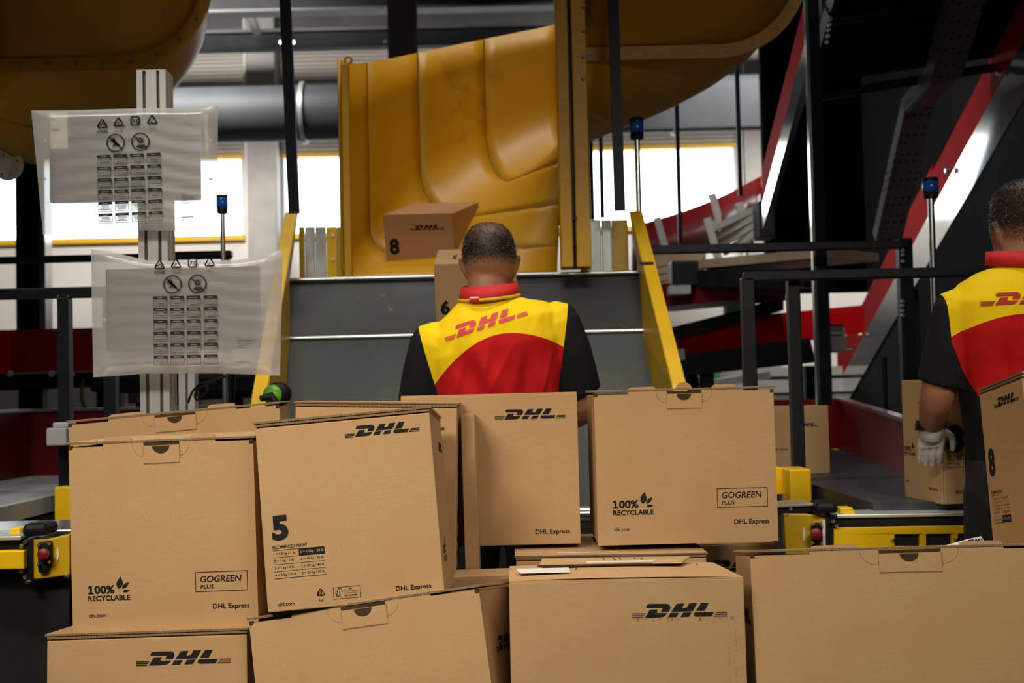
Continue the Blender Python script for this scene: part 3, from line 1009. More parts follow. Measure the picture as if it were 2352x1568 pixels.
MB().box(q.x - .018, q.x + .04, 4.13, 4.2, q.z - .055, q.z + .055).build('foot_bracket', 'yellow_paint', rl, bevel=.004)
rl = thing('railing', 'far black railing bar at left, just below the window sill', 'railing', at(300, 1000, 5.4))
hbar(rl, 'top_rail', -120, 528, 592, 5.4, 15)
hbar(rl, 'end_plate', 386, 530, 583, 5.38, 14)
vbar(rl, 'post', 514, 528, 590, 1000, 5.4, z0=0)
rl = thing('railing', 'near black steel railing at right, running behind the second worker', 'railing', at(1827, 1200, 4.0))
hbar(rl, 'top_rail', 1711, 2420, 626, 4.0, 22)
vbar(rl, 'post', 1712, 1741, 636, 1150, 4.0, z0=.3)
vbar(rl, 'post', 1818, 1845, 636, 1100, 4.05, z0=.3)
q = at(1831, 1115, 3.93)
MB().box(q.x - .032, q.x + .032, 3.88, 4.02, q.z - .052, q.z + .052).build('foot_bracket', 'yellow_paint', rl, bevel=.005)
MB().box(q.x - .07, q.x - .03, 3.98, 4.10, q.z - .03, q.z + .052).build('foot_bracket', 'yellow_paint', rl, bevel=.004)
rl = thing('railing', 'far black railing at right, ending in a thick bolted post', 'railing', at(2085, 1100, 5.0))
hbar(rl, 'top_rail', 1492, 2090, 566, 5.0, 19)
vbar(rl, 'post', 2072, 2104, 546, 1000, 5.02, z0=0)
vbar(rl, 'post', 1484, 1500, 560, 640, 5.02, z0=.9)
for py in (575, 585, 600, 692, 702, 714, 724):
    MB().lathe(at(2072, py, 5.0), [(.007, 0), (.007, -.012)], 8, 'Y').build('bolt', 'steel_bright', rl)
single(MB().tube([at(2031, 820, 5.6), at(2036, 960, 5.6)], .010, 8), 'support_rod', 'navy_steel', 'thin dark rod between the incline conveyor and the red guard', 'rod', smooth=40)

# ================================================================== signal beacons
def beacon(px, y0, y1, wpx, ybase, Y, label):
    c = at(px, y1, Y)
    h = (y1 - y0) / F * Y
    r = wpx / F * Y / 2
    t = thing('signal_beacon', label, 'beacon', V((c.x, Y, 0)), 'blue signal beacons on poles')
    MB().tube([V((c.x, Y, 0)), c], r * .42, 12).build('pole', 'steel_bright', t, smooth=40)
    MB().lathe(c, [(r * .62, 0), (r * .95, h * .04), (r * .95, h * .30), (r * .9, h * .32)], 20).build('socket', 'rubber_black', t, smooth=40)
    MB().lathe(c, [(r * .96, h * .32), (r, h * .34), (r, h * .80), (r * .96, h * .82)], 20).build('lens', 'beacon_blue', t, smooth=40)
    MB().lathe(c, [(r, h * .82), (r, h * .95), (r * .9, h)], 20).build('cap', 'rubber_black', t, smooth=40)
    return t
beacon(511, 447, 491, 26, 1000, 4.7, 'blue beacon on a steel pole behind the two wrapped screens')
beacon(1463, 270, 321, 32, 700, 5.2, 'blue beacon standing before the right hand window')
beacon(2138, 408, 456, 36, 1000, 4.72, 'blue beacon in front of the red incline conveyor wall')

# ================================================================== near conveyors
BZ = .80
def bolt(par, px, py, Y, r=.006):
    MB().lathe(at(px, py, Y), [(r, 0), (r * .8, -.006), (r * .4, -.009)], 8, 'Y').build('bolt', 'steel_bright', par, smooth=40)
def plate(par, pts, Y, th, name, mt, bevel=.003):
    return MB().prism([at(a, b, Y) for a, b in pts], (0, th, 0)).build(name, mt, par, bevel=bevel)
lcv = thing('parcel_conveyor', 'left parcel conveyor with grey belt and yellow end', 'conveyor', (-1.6, 4.2, 0))
MB().box(-2.25, -1.49, 3.42, 5.4, BZ - .05, BZ).build('belt', 'belt_reflection_grey', lcv)
MB().box(-2.25, -1.06, 3.14, 3.40, BZ - .03, BZ - .004).build('transfer_plate', 'steel_bright', lcv, bevel=.004)
MB().box(-2.25, -1.49, 3.2, 5.4, .45, BZ - .06).build('frame', 'dark_machine', lcv)
for x in (-2.1, -1.6):
    for y in (3.3, 5.2):
        MB().box(x, x + .08, y, y + .08, 0, .45).build('leg', 'black_steel', lcv)
gx = at(70, 945, 5.4).x
gz = at(70, 946, 5.4).z
MB().box(gx, -1.2, 5.4, 5.43, BZ, gz).build('end_guard', 'red_deep', lcv)
MB().box(gx - .03, gx, 3.3, 5.43, BZ, gz).build('side_guard', 'red_deep', lcv)
MB().box(gx, -1.2, 5.385, 5.44, gz, gz + .012).build('guard_lip', 'steel_bright', lcv)
MB().box(gx - .045, gx + .01, 3.3, 5.44, gz, gz + .012).build('guard_lip', 'steel_bright', lcv)
Y = 3.02
plate(lcv, [(-80, 1242), (70, 1240), (70, 1266), (-80, 1268)], Y + .03, .1, 'front_bar', 'rubber_black')
plate(lcv, [(-80, 1233), (48, 1230), (48, 1240), (-80, 1243)], Y + .01, .1, 'edge_strip', 'galvanised')
plate(lcv, [(-80, 1267), (54, 1264), (55, 1307), (-80, 1309)], Y - .02, .03, 'bumper_bar', 'yellow_paint')
plate(lcv, [(54, 1238), (73, 1236), (74, 1338), (56, 1340)], Y, .05, 'corner_plate', 'black_steel')
plate(lcv, [(50, 1203), (104, 1200), (108, 1230), (46, 1234)], Y - .01, .09, 'roller_cap', 'rubber_black', .012)
plate(lcv, [(24, 1213), (46, 1212), (46, 1230), (16, 1231)], Y + .06, .05, 'cap_tab', 'yellow_paint')
ep = plate(lcv, [(74, 1238), (118, 1236), (160, 1226), (160, 1320), (118, 1326), (74, 1331)], Y + .01, .03, 'end_plate', 'yellow_dark')
es = plate(lcv, [(86, 1246), (116, 1243), (116, 1290), (106, 1314), (88, 1316), (86, 1300)], Y - .005, .02, 'emergency_stop', 'rubber_black')
MB().lathe(at(106, 1270, Y - .006), [(.009, 0), (.009, -.012), (.013, -.015), (.013, -.022), (.008, -.025)], 16, 'Y').build('stop_button', 'knob_red', es, smooth=40)
for q in ((90, 1252), (112, 1248), (90, 1296), (112, 1290)):
    bolt(es, *q, Y - .006, .0045)
MB().prism([at(133 + 2.4 * math.cos(a), 1272 + 15 * math.sin(a), Y + .009) for a in [k * PI / 8 for k in range(16)]], (0, -.002, 0)).build('oval_sticker', 'paper_label', ep)
for q in ((59, 1245), (50, 1254), (58, 1325), (65, 1336), (154, 1323), (50, 1312)):
    bolt(lcv, *q, Y - .002, .006)
plate(lcv, [(-80, 1309), (160, 1309), (160, 1640), (-80, 1640)], Y + .06, .1, 'skirt', 'dark_machine')

rcv = thing('parcel_conveyor', 'right parcel conveyor with black belt and yellow end', 'conveyor', (1.2, 4.2, 0))
BX0, BX1 = .90, 1.48
MB().box(BX0, BX1, 3.3, 6.2, BZ - .05, BZ).build('belt', 'black_belt', rcv)
MB().box(BX0, BX1, 3.2, 6.2, .45, BZ - .06).build('frame', 'dark_machine', rcv)
for x in (BX0 + .05, BX1 - .15):
    for y in (3.3, 6.0):
        MB().box(x, x + .08, y, y + .08, 0, .45).build('leg', 'black_steel', rcv)
pa, pb = at(1928, 915, 6.15), at(2090, 965, 4.2)
MB().hexa([(pa.x, pa.y, BZ), (pb.x, pb.y, BZ), (pb.x + .03, pb.y, BZ), (pa.x + .03, pa.y, BZ),
           pa, pb, pb + V((.03, 0, 0)), pa + V((.03, 0, 0))]).build('side_guard', 'red_dark', rcv)
MB().beam(pa, pb, .04, .012).build('guard_lip', 'steel_bright', rcv)
pe = at(1700, 922, 6.15)
MB().hexa([(pe.x, 6.15, BZ), (pa.x, 6.15, BZ), (pa.x, 6.18, BZ), (pe.x, 6.18, BZ), (pe.x, 6.15, pa.z), pa, pa + V((0, .03, 0)), (pe.x, 6.18, pa.z)]).build('end_guard', 'red_dark', rcv)
q = at(1916, 1040, 6.1)
MB().box(q.x - .02, q.x + .02, 6.08, 6.14, BZ, q.z + .01).build('corner_tab', 'window_yellow', rcv)
Y = 3.2
plate(rcv, [(1920, 1181), (2300, 1176), (2300, 1184), (1920, 1190)], Y + .02, .12, 'edge_strip', 'galvanised')
plate(rcv, [(1920, 1190), (2300, 1184), (2300, 1212), (1920, 1216)], Y + .03, .1, 'front_bar', 'rubber_black')
bx = [1916, 2054, 2113, 2127, 2186, 2200, 2259, 2330]
plate(rcv, [(1916, 1214), (2330, 1207), (2330, 1224), (1916, 1227)], Y - .01, .03, 'bumper_bar', 'yellow_paint', 0)
plate(rcv, [(1916, 1254), (2330, 1254), (2330, 1275), (1916, 1278)], Y - .01, .03, 'bumper_bar', 'yellow_paint', 0)
for a, b in ((1916, 2054), (2113, 2127), (2186, 2200), (2259, 2330)):
    plate(rcv, [(a, 1227), (b, 1225), (b, 1254), (a, 1254)], Y - .01, .03, 'bumper_web', 'yellow_paint', 0)
plate(rcv, [(2080, 1226), (2330, 1222), (2330, 1256), (2080, 1256)], Y + .09, .02, 'inner_plate', 'galvanised')
plate(rcv, [(1898, 1182), (1924, 1180), (1921, 1300), (1899, 1300)], Y, .05, 'corner_plate', 'black_steel')
plate(rcv, [(1876, 1153), (1924, 1153), (1930, 1178), (1872, 1183)], Y - .02, .09, 'roller_cap', 'rubber_black', .012)
plate(rcv, [(1930, 1166), (1958, 1165), (1966, 1181), (1931, 1182)], Y + .04, .05, 'cap_tab', 'yellow_paint')
ep = plate(rcv, [(1800, 1180), (1850, 1180), (1898, 1186), (1898, 1300), (1806, 1300)], Y + .01, .03, 'end_plate', 'yellow_dark')
plate(rcv, [(1786, 1164), (1868, 1160), (1868, 1176), (1786, 1182)], Y + .03, .1, 'end_rail', 'rubber_black')
plate(rcv, [(1786, 1160), (1870, 1155), (1870, 1162), (1786, 1166)], Y + .02, .12, 'edge_strip', 'beige_slat')
es = plate(rcv, [(1866, 1202), (1886, 1201), (1888, 1255), (1868, 1256)], Y - .005, .02, 'emergency_stop', 'rubber_black')
MB().lathe(at(1871, 1224, Y - .006), [(.010, 0), (.010, -.012), (.014, -.015), (.014, -.022), (.008, -.025)], 16, 'Y').build('stop_button', 'knob_red', es, smooth=40)
for p in ((1868, 1204), (1885, 1206), (1868, 1246), (1885, 1247)):
    bolt(es, *p, Y - .006, .0045)
plate(rcv, [(1889, 1194), (1897, 1194), (1898, 1300), (1890, 1300)], Y - .004, .01, 'white_strip', 'white_plastic')
MB().prism([at(1847 + 2.4 * math.cos(a), 1227 + 16 * math.sin(a), Y + .009) for a in [k * PI / 8 for k in range(16)]], (0, -.002, 0)).build('oval_sticker', 'paper_label', ep)
for p in ((1913, 1197), (1921, 1208), (2049, 1239), (2194, 1237), (1816, 1168), (1911, 1179)):
    bolt(rcv, *p, Y - .012, .005)
plate(rcv, [(1800, 1290), (2330, 1275), (2330, 1700), (1800, 1700)], Y + .08, .1, 'skirt', 'dark_machine')

# ================================================================== screen post and wrapped screens
def profile_post(name, label, cx, cy, half, z1, slots, par_mat='aluminium'):
    t = thing(name, label, 'post', (cx, cy, 0))
    s, d = .0045, .010
    side = []
    for c in slots:
        side += [(c - s, -half), (c - s, -half + .003), (c - s * 1.0, -half + d), (c + s * 1.0, -half + d), (c + s, -half + .003), (c + s, -half)]
    side = [(-half, -half)] + side
    pts = []
    for k in range(4):
        a = PI / 2 * k
        pts += [(x * math.cos(a) - y * math.sin(a), x * math.sin(a) + y * math.cos(a)) for x, y in side]
    MB().prism([(cx + x, cy + y, 0) for x, y in pts], (0, 0, z1)).build('profile', par_mat, t)
    for c in slots:
        MB().box(cx + c - s, cx + c + s, cy - half + d - .001, cy - half + d, 0, z1 - .002).build('slot', 'slot_shadow', t)
    MB().box(cx - half * .99, cx + half * .99, cy - half * .99, cy + half * .99, z1, z1 + .003).build('end_cap', 'plastic_grey', t)
    return t
PC = at(351, 540, 3.56)
profile_post('profile_post', 'tall aluminium profile post carrying the two wrapped screens', PC.x, 3.60, .04, at(338, 162, 3.56).z, (-.019, .019))
PC2 = at(433, 890, 4.5)
profile_post('profile_post', 'slimmer aluminium profile post just right of the screen post', PC2.x, 4.5, .027, at(430, 800, 4.5).z, (0,))
single(MB().prism([at(387, 850, 3.6), at(400, 912, 3.6), at(388, 910, 3.6)], (0, .002, 0)), 'paper_tag', 'paper_label', 'white paper tag dangling beside the screen post', 'tag')
cb = thing('black_cable', 'coiled black cable hanging right of the screen post', 'cable', at(460, 920, 4.2))
MB().tube(cr([at(520, 862, 4.2), at(490, 878, 4.2), at(462, 890, 4.2), at(448, 905, 4.2), at(452, 918, 4.2), at(468, 905, 4.2), at(482, 880, 4.2)]), .004, 6).build('cable_loop', 'rubber_black', cb, smooth=40)
MB().tube(cr([at(510, 866, 4.22), at(470, 880, 4.22), at(445, 895, 4.22), at(432, 925, 4.22)]), .004, 6).build('cable_loop', 'rubber_black', cb, smooth=40)
MB().tube(cr([at(470, 878, 4.18), at(452, 888, 4.18), at(456, 912, 4.18), at(474, 902, 4.18), at(470, 878, 4.18)]), .004, 6).build('cable_loop', 'rubber_black', cb, smooth=40)
single(MB().tube([at(528, 855, 5.0), at(526, 935, 5.0)], .022, 12), 'dark_pipe', 'navy_steel', 'dark pipe standing behind the coiled black cable', 'pipe', smooth=40)

def interp(pts, u):
    x = pts[0][0] + (pts[-1][0] - pts[0][0]) * u
    for (a, b), (c, d) in zip(pts, pts[1:]):
        if x <= c + 1e-6:
            return x, b + (d - b) * (x - a) / (c - a)
    return pts[-1]
def wrapped_screen(top, bot, screen, Y, lab_bag, lab_scr, org, ang, clip_top, sticker, seed):
    # the screen itself
    (sx0, sy0), (sx1, sy1) = screen
    a, b = at(sx0, sy1, Y), at(sx1, sy0, Y)
    s = thing('monitor', lab_scr, 'monitor', V(((a.x + b.x) / 2, Y, a.z)))
    MB().box(a.x, b.x, Y - .009, Y + .012, a.z, b.z).build('back_cover', 'monitor_black', s, bevel=.004)
    MB().box(a.x + .012, b.x - .012, Y - .0105, Y - .009, a.z + .02, b.z - .012).build('screen', 'screen_dark', s)
    MB().box(PC.x - .045, PC.x + .045, Y + .012, 3.565, (a.z + b.z) / 2 - .04, (a.z + b.z) / 2 + .04).build('wall_mount', 'black_steel', s, bevel=.003)
    if sticker:
        p0, p1 = at(sticker[0], sticker[3], Y - .012), at(sticker[2], sticker[1], Y - .012)
        st = MB().box(p0.x, p1.x, Y - .0125, Y - .011, p0.z, p1.z).build('energy_sticker', 'energy_label', s)
        for k, cm in enumerate(('green_cable', 'yellow_paint', 'knob_red')):
            zz = p1.z - (p1.z - p0.z) * (.15 + k * .15)
            MB().box(p0.x + .004, p0.x + .014 + .006 * k, Y - .0135, Y - .0125, zz - .006, zz).build('colour_bar', cm, st)
    # the bag: front and back film joined at the rim
    t = thing('plastic_bag', lab_bag, 'bag', V(((a.x + b.x) / 2, Y, a.z - .05)))
    nu, nv = 44, 30
    rnd = random.Random(seed)
    ph = [rnd.uniform(0, 6) for _ in range(6)]
    for side, nm in ((-1, 'front_film'), (1, 'back_film')):
        m = MB()
        g = []
        for j in range(nv + 1):
            v = j / nv
            for i in range(nu + 1):
                u = i / nu
                x0, y0 = interp(top, u)
                x1, y1 = interp(bot, u)
                bulge = min(1, 13 * min(u, 1 - u)) ** .7 * min(1, 60 * v, 9 * (1 - v)) ** .7
                wr = (1 - bulge) * (.004 * math.sin(14 * v + ph[0] + 5 * u) + .003 * math.sin(23 * u + ph[1]) + .0015 * math.sin(41 * v + 17 * u + ph[2])) * min(1, 25 * min(u, 1 - u, v, 1 - v))
                wr += .0004 * math.sin(50 * v + ph[3] + 4 * math.sin(5 * u))
                g.append(at(x0 + (x1 - x0) * v, y0 + (y1 - y0) * v, Y + side * .022 * bulge + wr * (1 if side < 0 else .6)))
        n = nu + 1
        m.add(g, [(j * n + i, j * n + i + 1, (j + 1) * n + i + 1, (j + 1) * n + i) for j in range(nv) for i in range(nu)])
        ff = m.build(nm, 'bag_film', t, smooth=80)
        if side < 0:
            film = ff
    for px, py in ((top[0][0] + 32, 0), (top[-1][0] - 17, 0)):
        for v in (.24, .55):
            yy = top[0][1] + (bot[0][1] - top[0][1]) * v
            q = at(px, yy, Y - .008)
            MB().lathe(q, [(.0022, 0), (.0026, -.0008), (.0034, -.001)], 10, 'Y').build('punch_hole', 'white_plastic', film)
    # printing: metres on the film, origin at the lower left warning box of the first row
    k = Y / F
    YP = Y - .027
    o3 = at(org[0], org[1], YP)
    ex = V((math.cos(ang), 0, math.sin(ang)))
    ez = V((-math.sin(ang), 0, math.cos(ang)))
    def put(I, name, mt='bag_print'):
        I.v = [(x * k, y * k) for x, y in I.v]
        return I.place(o3, ex, ez).build(name, mt, film)
    for c in range(4):
        x = (0, 37.5, 75.5, 114.5)[c]
        y = 71
        if clip_top and c != 9:
            pass
        I = Ink()
        triangle_arrows(I, x + 15, y + (0, 2, 5, 4)[c], 15.5, 2.8, square=(c == 2))
        if c == 2:
            I.line([(x + 8, y + 9), (x + 14, y + 7), (x + 10, y + 1)], 2).line([(x + 18, y + 8), (x + 24, y + 8), (x + 17, y + 4), (x + 23, y + 1), (x + 17, y - 1)], 1.8)
        elif c == 0:
            I.line([(x + 5, y - 1), (x + 9, y + 3), (x + 12, y - 1), (x + 16, y + 3), (x + 20, y - 2), (x + 25, y + 2)], 2)
        else:
            I.text('7' if c == 1 else '6', x + 12.5, y - 3, height=7, bold=.02)
        if c < 2:
            I.text('OTHER', x + (2, 5)[c], y - 19, width=(26, 20)[c], bold=.03 if c == 0 else 0)
        if c == 3:
            I.text('PE-LD', x + 9, y - 16, width=13, bold=0)
        put(I, 'recycling_symbol')
    for c, x in enumerate((44, 101)):
        I = Ink()
        y = 27.5
        I.ring(x, y, 19.8, 2.8)
        if c == 0:
            I.line([(x - 14, y + 14), (x + 14, y - 14)], 2.6)
            I.disc(x - 5, y + 6, 5).line([(x - 3, y + 3), (x + 3, y - 4)], 7).line([(x - 2, y - 3), (x - 6, y - 8)], 3).line([(x + 3, y - 2), (x + 9, y - 7)], 4).line([(x - 12, y + 8), (x - 10, y)], 1).line([(x - 9, y + 12), (x - 2, y + 13)], 1)
        else:
            I.line([(x - 14, y + 14), (x - 7, y + 7)], 2.6).line([(x + 8, y - 8), (x + 14, y - 14)], 2.6)
            I.ring(x, y + 3, 4.6, 3.8, 14)
            I.poly([(x - 11, y - 12), (x - 5, y - 7), (x + 5, y - 7), (x + 11, y - 12), (x, y - 15)])
            I.line([(x - 8, y + 10), (x + 8, y + 10), (x + 7, y + 2)], .8).line([(x - 8, y + 10), (x - 6, y + 2)], .8)
        put(I, 'prohibition_symbol')
    for r_ in range(6):
        for c in range(4):
            x, y = (0, 38, 76, 114.5)[c], -27 * r_
            I = Ink()
            I.frame(x, y - 22, x + 31.5, y, .9)
            I.rect(x, y - 6, x + 31.5, y + .4)
            wp_ = put(I, 'warning_box')
            J = Ink()
            nl = rnd.choice((3, 4, 4))
            for l_ in range(nl):
                ww = rnd.uniform(15, 27)
                J.rect(x + 15.7 - ww / 2, y - 9.2 - l_ * 3.0, x + 15.7 + ww / 2, y - 7.4 - l_ * 3.0)
            J.v = [(xx * k, yy * k) for xx, yy in J.v]
            J.place(o3 + V((0, -.0002, 0)), ex, ez).build('warning_text', 'bag_print_grey', wp_)
            hd = Ink()
            ww = rnd.uniform(10, 20)
            hd.rect(x + 15.7 - ww / 2, y - 4.0, x + 15.7 + ww / 2, y - 2.4)
            hd.v = [(xx * k, yy * k) for xx, yy in hd.v]
            hd.place(o3 + V((0, -.0004, 0)), ex, ez).build('warning_heading', 'bag_print_grey', wp_)
    I = Ink()
    for l_, ww in enumerate((9, 40, 30, 34, 16, 22)):
        I.rect(189, -98 - l_ * 4.2, 189 + ww, -96.6 - l_ * 4.2)
    I.rect(189, -152, 217, -150).rect(189, -158, 195, -156)
    put(I, 'small_print', 'bag_print_grey')

wrapped_screen([(72, 254), (130, 254), (330, 249), (440, 248), (501, 242)], [(99, 540), (200, 536), (330, 529), (498, 531)],
               ((116, 262), (458, 466)), 3.50, 'upper white plastic bag with printed warnings, hung on the post',
               'upper flat monitor showing grey inside its white bag', (222, 357), R(1.3), False, (115, 258, 155, 342), 3)
wrapped_screen([(209, 572), (245, 576), (340, 598), (400, 599), (545, 597), (600, 587), (650, 573)], [(214, 866), (270, 863), (330, 858), (500, 857), (643, 862)],
               ((246, 611), (596, 808)), 3.46, 'lower white plastic bag with sagging top edge and printed warnings',
               'lower flat monitor showing grey inside its white bag', (352, 681), R(-.2), True, None, 5)

# handheld scanner hung beside the slide
sc_ = thing('handheld_scanner', 'green and black handheld scanner peeking over the back boxes', 'scanner', at(630, 925, 3.6))
c = at(632, 905, 3.6)
def ell(c, rx, ry, rz, n=18, m=10):
    rings = []
    for j in range(m + 1):
        a = -PI / 2 + PI * j / m
        rings.append([c + V((rx * math.cos(a) * math.cos(2 * PI * k / n), ry * math.cos(a) * math.sin(2 * PI * k / n), rz * math.sin(a))) for k in range(n)])
    return rings
MB().loft(ell(c + V((.008, 0, 0)), .038, .03, .034)).build('body', 'rubber_black', sc_, smooth=60)
MB().loft(ell(c + V((-.002, -.012, -.001)), .030, .028, .028)).build('green_shell', 'scanner_green', sc_, smooth=60)
MB().tube([c + V((-.035, -.035, -.012)), c + V((-.005, -.035, -.004)), c + V((.01, -.03, -.03))], [.008, .013, .012], 12).build('trigger_grip', 'rubber_black', sc_, smooth=60)
MB().box(c.x - .02, c.x + .02, 3.59, 3.61, .0, c.z - .02).build('holder', 'black_steel', sc_)

# ================================================================== cartons
def carton(label, TL, TR, h, d, pitch=0, style='tuck', mt='cardboard', base=None, group='courier parcel boxes'):
    """TL, TR: upper front corners; local x along the front, y back, z up from the base"""
    TL, TR = at(*TL), at(*TR)
    ex = (TR - TL)
    w = ex.length
    ex.normalize()
    ez = (V((0, 0, 1)) - ex * ex.z).normalized()
    ey = ez.cross(ex)
    p = R(pitch)
    ez, ey = ez * math.cos(p) + ey * math.sin(p), ey * math.cos(p) - ez * math.sin(p)
    if base is not None:
        h = (TL.z - base) / ez.z
    o = TL - ez * h
    M = Matrix(((ex.x, ey.x, ez.x, o.x), (ex.y, ey.y, ez.y, o.y), (ex.z, ey.z, ez.z, o.z), (0, 0, 0, 1)))
    t = thing('cardboard_box', label, 'box', M, group)
    t['w'], t['h'], t['d'] = w, h, d
    def part(m, name, material, **kw):
        return m.build(name, material, t, local=True, **kw)
    ft = .004
    g = .011 if style != 'flat' else .0
    top = h - (.010 if style != 'flat' else 0)
    part(MB().box(0, w, ft, d, 0, top), 'body', mt, bevel=.004)
    if style == 'flat':
        part(MB().box(0, w, 0, ft, 0, h - .001), 'front_panel', mt, bevel=.003)
        part(MB().box(.001, w - .001, .0005, .006, h - .001, h + .0015), 'top_edge', 'cardboard_pale')
        return t, w, h
    # lid: two layers of board with the raw edge showing
    lid = part(MB().box(-.003, w + .003, .000, d, h - .0045, h), 'lid', mt, bevel=.001)
    MB().box(-.0035, w + .0035, -.0012, .0005, h - .0042, h - .0003).build('lid_edge', 'cardboard_edge', lid, local=True)
    if style == 'layered':
        lid2 = part(MB().box(0, w, .001, d, h - .0100, h - .0058), 'inner_lid', mt)
        MB().box(.0005, w - .0005, -.0006, .0012, h - .0098, h - .006).build('lid_edge', 'cardboard_edge', lid2, local=True)
        part(MB().box(0, w, 0, ft, 0, h - .0125), 'front_panel', mt, bevel=.003)
        return t, w, h
    # tuck front with two ears, locking tab, and dark patches for the shade in openings
    e = .010
    pr = [(0, 0), (w, 0), (w, h - g * .75), (.795 * w, h - g * .75), (.79 * w, h + .004), (.78 * w, h + .007), (.675 * w, h + .007), (.66 * w, h + .004),
          (.655 * w, h - .005), (.60 * w, h - .005), (.60 * w, h - .010), (.405 * w, h - .010), (.405 * w, h - .005), (.345 * w, h - .005),
          (.34 * w, h + .004), (.325 * w, h + .006), (.205 * w, h + .005), (.19 * w, h + .001), (.188 * w, h - g), (0, h - g)]
    part(MB().prism([(x, 0, z) for x, z in pr], (0, ft, 0)), 'front_panel', mt)
    tab = part(MB().box(.405 * w, .60 * w, -.0015, .001, h - .046, h - .012), 'locking_tab', mt, bevel=.001)
    part(MB().box(.407 * w, .598 * w, -.0005, .003, h - .0115, h - .0055), 'slot_shade', 'slit_shadow')
    n = 14
    r = .0168
    hd = [(.5 * w + r * math.cos(PI + PI * k / n), -.0021, h - .0125 + r * .88 * math.sin(PI + PI * k / n)) for k in range(n + 1)]
    MB().prism(hd, (0, .0012, 0)).build('notch_shade', 'slit_shadow', tab, local=True)
    I = Ink()
    I.line([(.405 * w, h - .047), (.60 * w, h - .047)], .0012)
    I.line([(.405 * w, h - .012), (.404 * w, h - .03)], .0018).line([(.601 * w, h - .012), (.603 * w, h - .036)], .0022)
    for s in (-1, 1):
        c0 = (.345 if s < 0 else .655) * w
        c1 = (.402 if s < 0 else .603) * w
        I.line([(c0 + (c1 - c0) * (1 - math.cos(a)), h - .006 - .026 * math.sin(a)) for a in [k * PI / 16 for k in range(9)]], .0007)
    I.place((0, -.0005, 0), (1, 0, 0), (0, 0, 1)).build('tab_slit', 'thin_slit', t, local=True)
    for x in (.004, w - .004):
        part(MB().box(x - .004, x + .004, -.0006, .004, h - g - .004, h - g + .004), 'gap_shade', 'slit_shadow')
    return t, w, h

def ink_front(t, I, x, y, name, mt='print_ink', ang=0, off=.0007):
    I.move(x, y, 1, ang)
    return I.place((0, -off, 0), (1, 0, 0), (0, 0, 1)).build(name, mt, t, local=True)
def ink_side(t, I, x, y, name, side=1, off=.0006, mt='print_ink'):
    """on the end face: side=1 the right end (x = w), side=-1 the left end"""
    I.move(x, y)
    w, d = t['w'], t['d']
    if side > 0:
        return I.place((w + off, 0, 0), (0, 1, 0), (0, 0, 1)).build(name, mt, t, local=True)
    return I.place((-off, d, 0), (0, -1, 0), (0, 0, 1)).build(name, mt, t, local=True)

def ink_green(t, w):
    ink_front(t, recyclable_ink(.226 * w), .087 * w, .165 * w, 'recycling_mark')
    ink_front(t, gogreen_ink(.282 * w), .666 * w, .193 * w, 'eco_mark')
    ink_front(t, Ink().text('dhl.com', 0, 0, width=.088 * w, bold=.01), .091 * w, .078 * w, 'web_address')
    ink_front(t, Ink().text('DHL Express', 0, 0, width=.195 * w, bold=.018), .758 * w, .092 * w, 'service_name')

def weight_chart(n, s):
    """the weight table below the big size number, total width s"""
    I, J, K = Ink(), Ink(), Ink()
    I.text('RECOMMENDED WEIGHT', 0, s * .83, width=s * .67, height=s * .062, bold=.007)
    rows = ('1 = 0.5 kg / 1 lb', '2 = 1 kg / 2 lb', '3 = 2 kg / 4 lb', '4 = 5 kg / 10 lb')
    rows2 = ('5 = 10 kg / 20 lb', '6 = 15 kg / 30 lb', '7 = 20 kg / 40 lb', '8 = 25 kg / 50 lb')
    I.rect(0, s * .795, s * .49, s * .803)
    for k in range(4):
        y = s * .795 - (k + 1) * s * .135
        th = s * .006 if k < 3 else s * .010
        I.rect(0, y, s * (.49 if k < 3 else 1), y + th)
        if k < 3:
            I.rect(s * .51, y, s, y + th)
        I.text(rows[k], s * .015, y + s * .035, height=s * .062, bold=.002)
        if n == k + 5:
            J.rect(s * .50, y, s, y + s * .138)
            K.text(rows2[k], s * .53, y + s * .035, height=s * .064, bold=.004)
        else:
            I.text(rows2[k], s * .53, y + s * .035, height=s * .062, bold=.002)
    return I, J, K

# ---- lower row
L1, w, h = carton('large lower left box with black logo, below the box with leaf mark', (108, 1456, 2.50), (567, 1441, 2.50), .4, .40, 4, 'layered', base=PLAT)
ink_front(L1, logo_ink(.475 * w), .445 * w, h - .175 * w, 'courier_logo')
L2, w, h = carton('tilted open tuck box under the box numbered 5', (571, 1418, 2.46), (1098, 1342, 2.40), .4, .36, 7.5, 'tuck', base=PLAT + .02)
ink_side(L2, logo_ink(.20), .10, h - .13, 'courier_logo')
L3, w, h = carton('low box with cropped logo wedged behind the tilted tuck box', (930, 1330, 2.79), (1250, 1320, 2.79), .4, .13, 0, 'flat', base=PLAT)
ink_front(L3, logo_ink(.25), .018, h - .070, 'courier_logo')
L4, w, h = carton('wide box with slightly open lid under the right hand upper box', (1185, 1276, 2.94), (1622, 1268, 2.94), .4, .42, 0, 'layered', base=PLAT)
I = Ink().rect(0, 0, .14, .010)
I.move(w * .22, .03)
I.place((0, 0, h + .0006), (1, 0, 0), (0, 1, 0)).build('paper_strip', 'paper_label', L4, local=True)
L5, w, h = carton('front centre box with black logo and worn taped top', (1169, 1336, 2.38), (1708, 1326, 2.38), .4, .37, 3.2, 'flat', base=PLAT)
ink_front(L5, logo_ink(.405 * w), .52 * w, h - .165 * w, 'courier_logo')
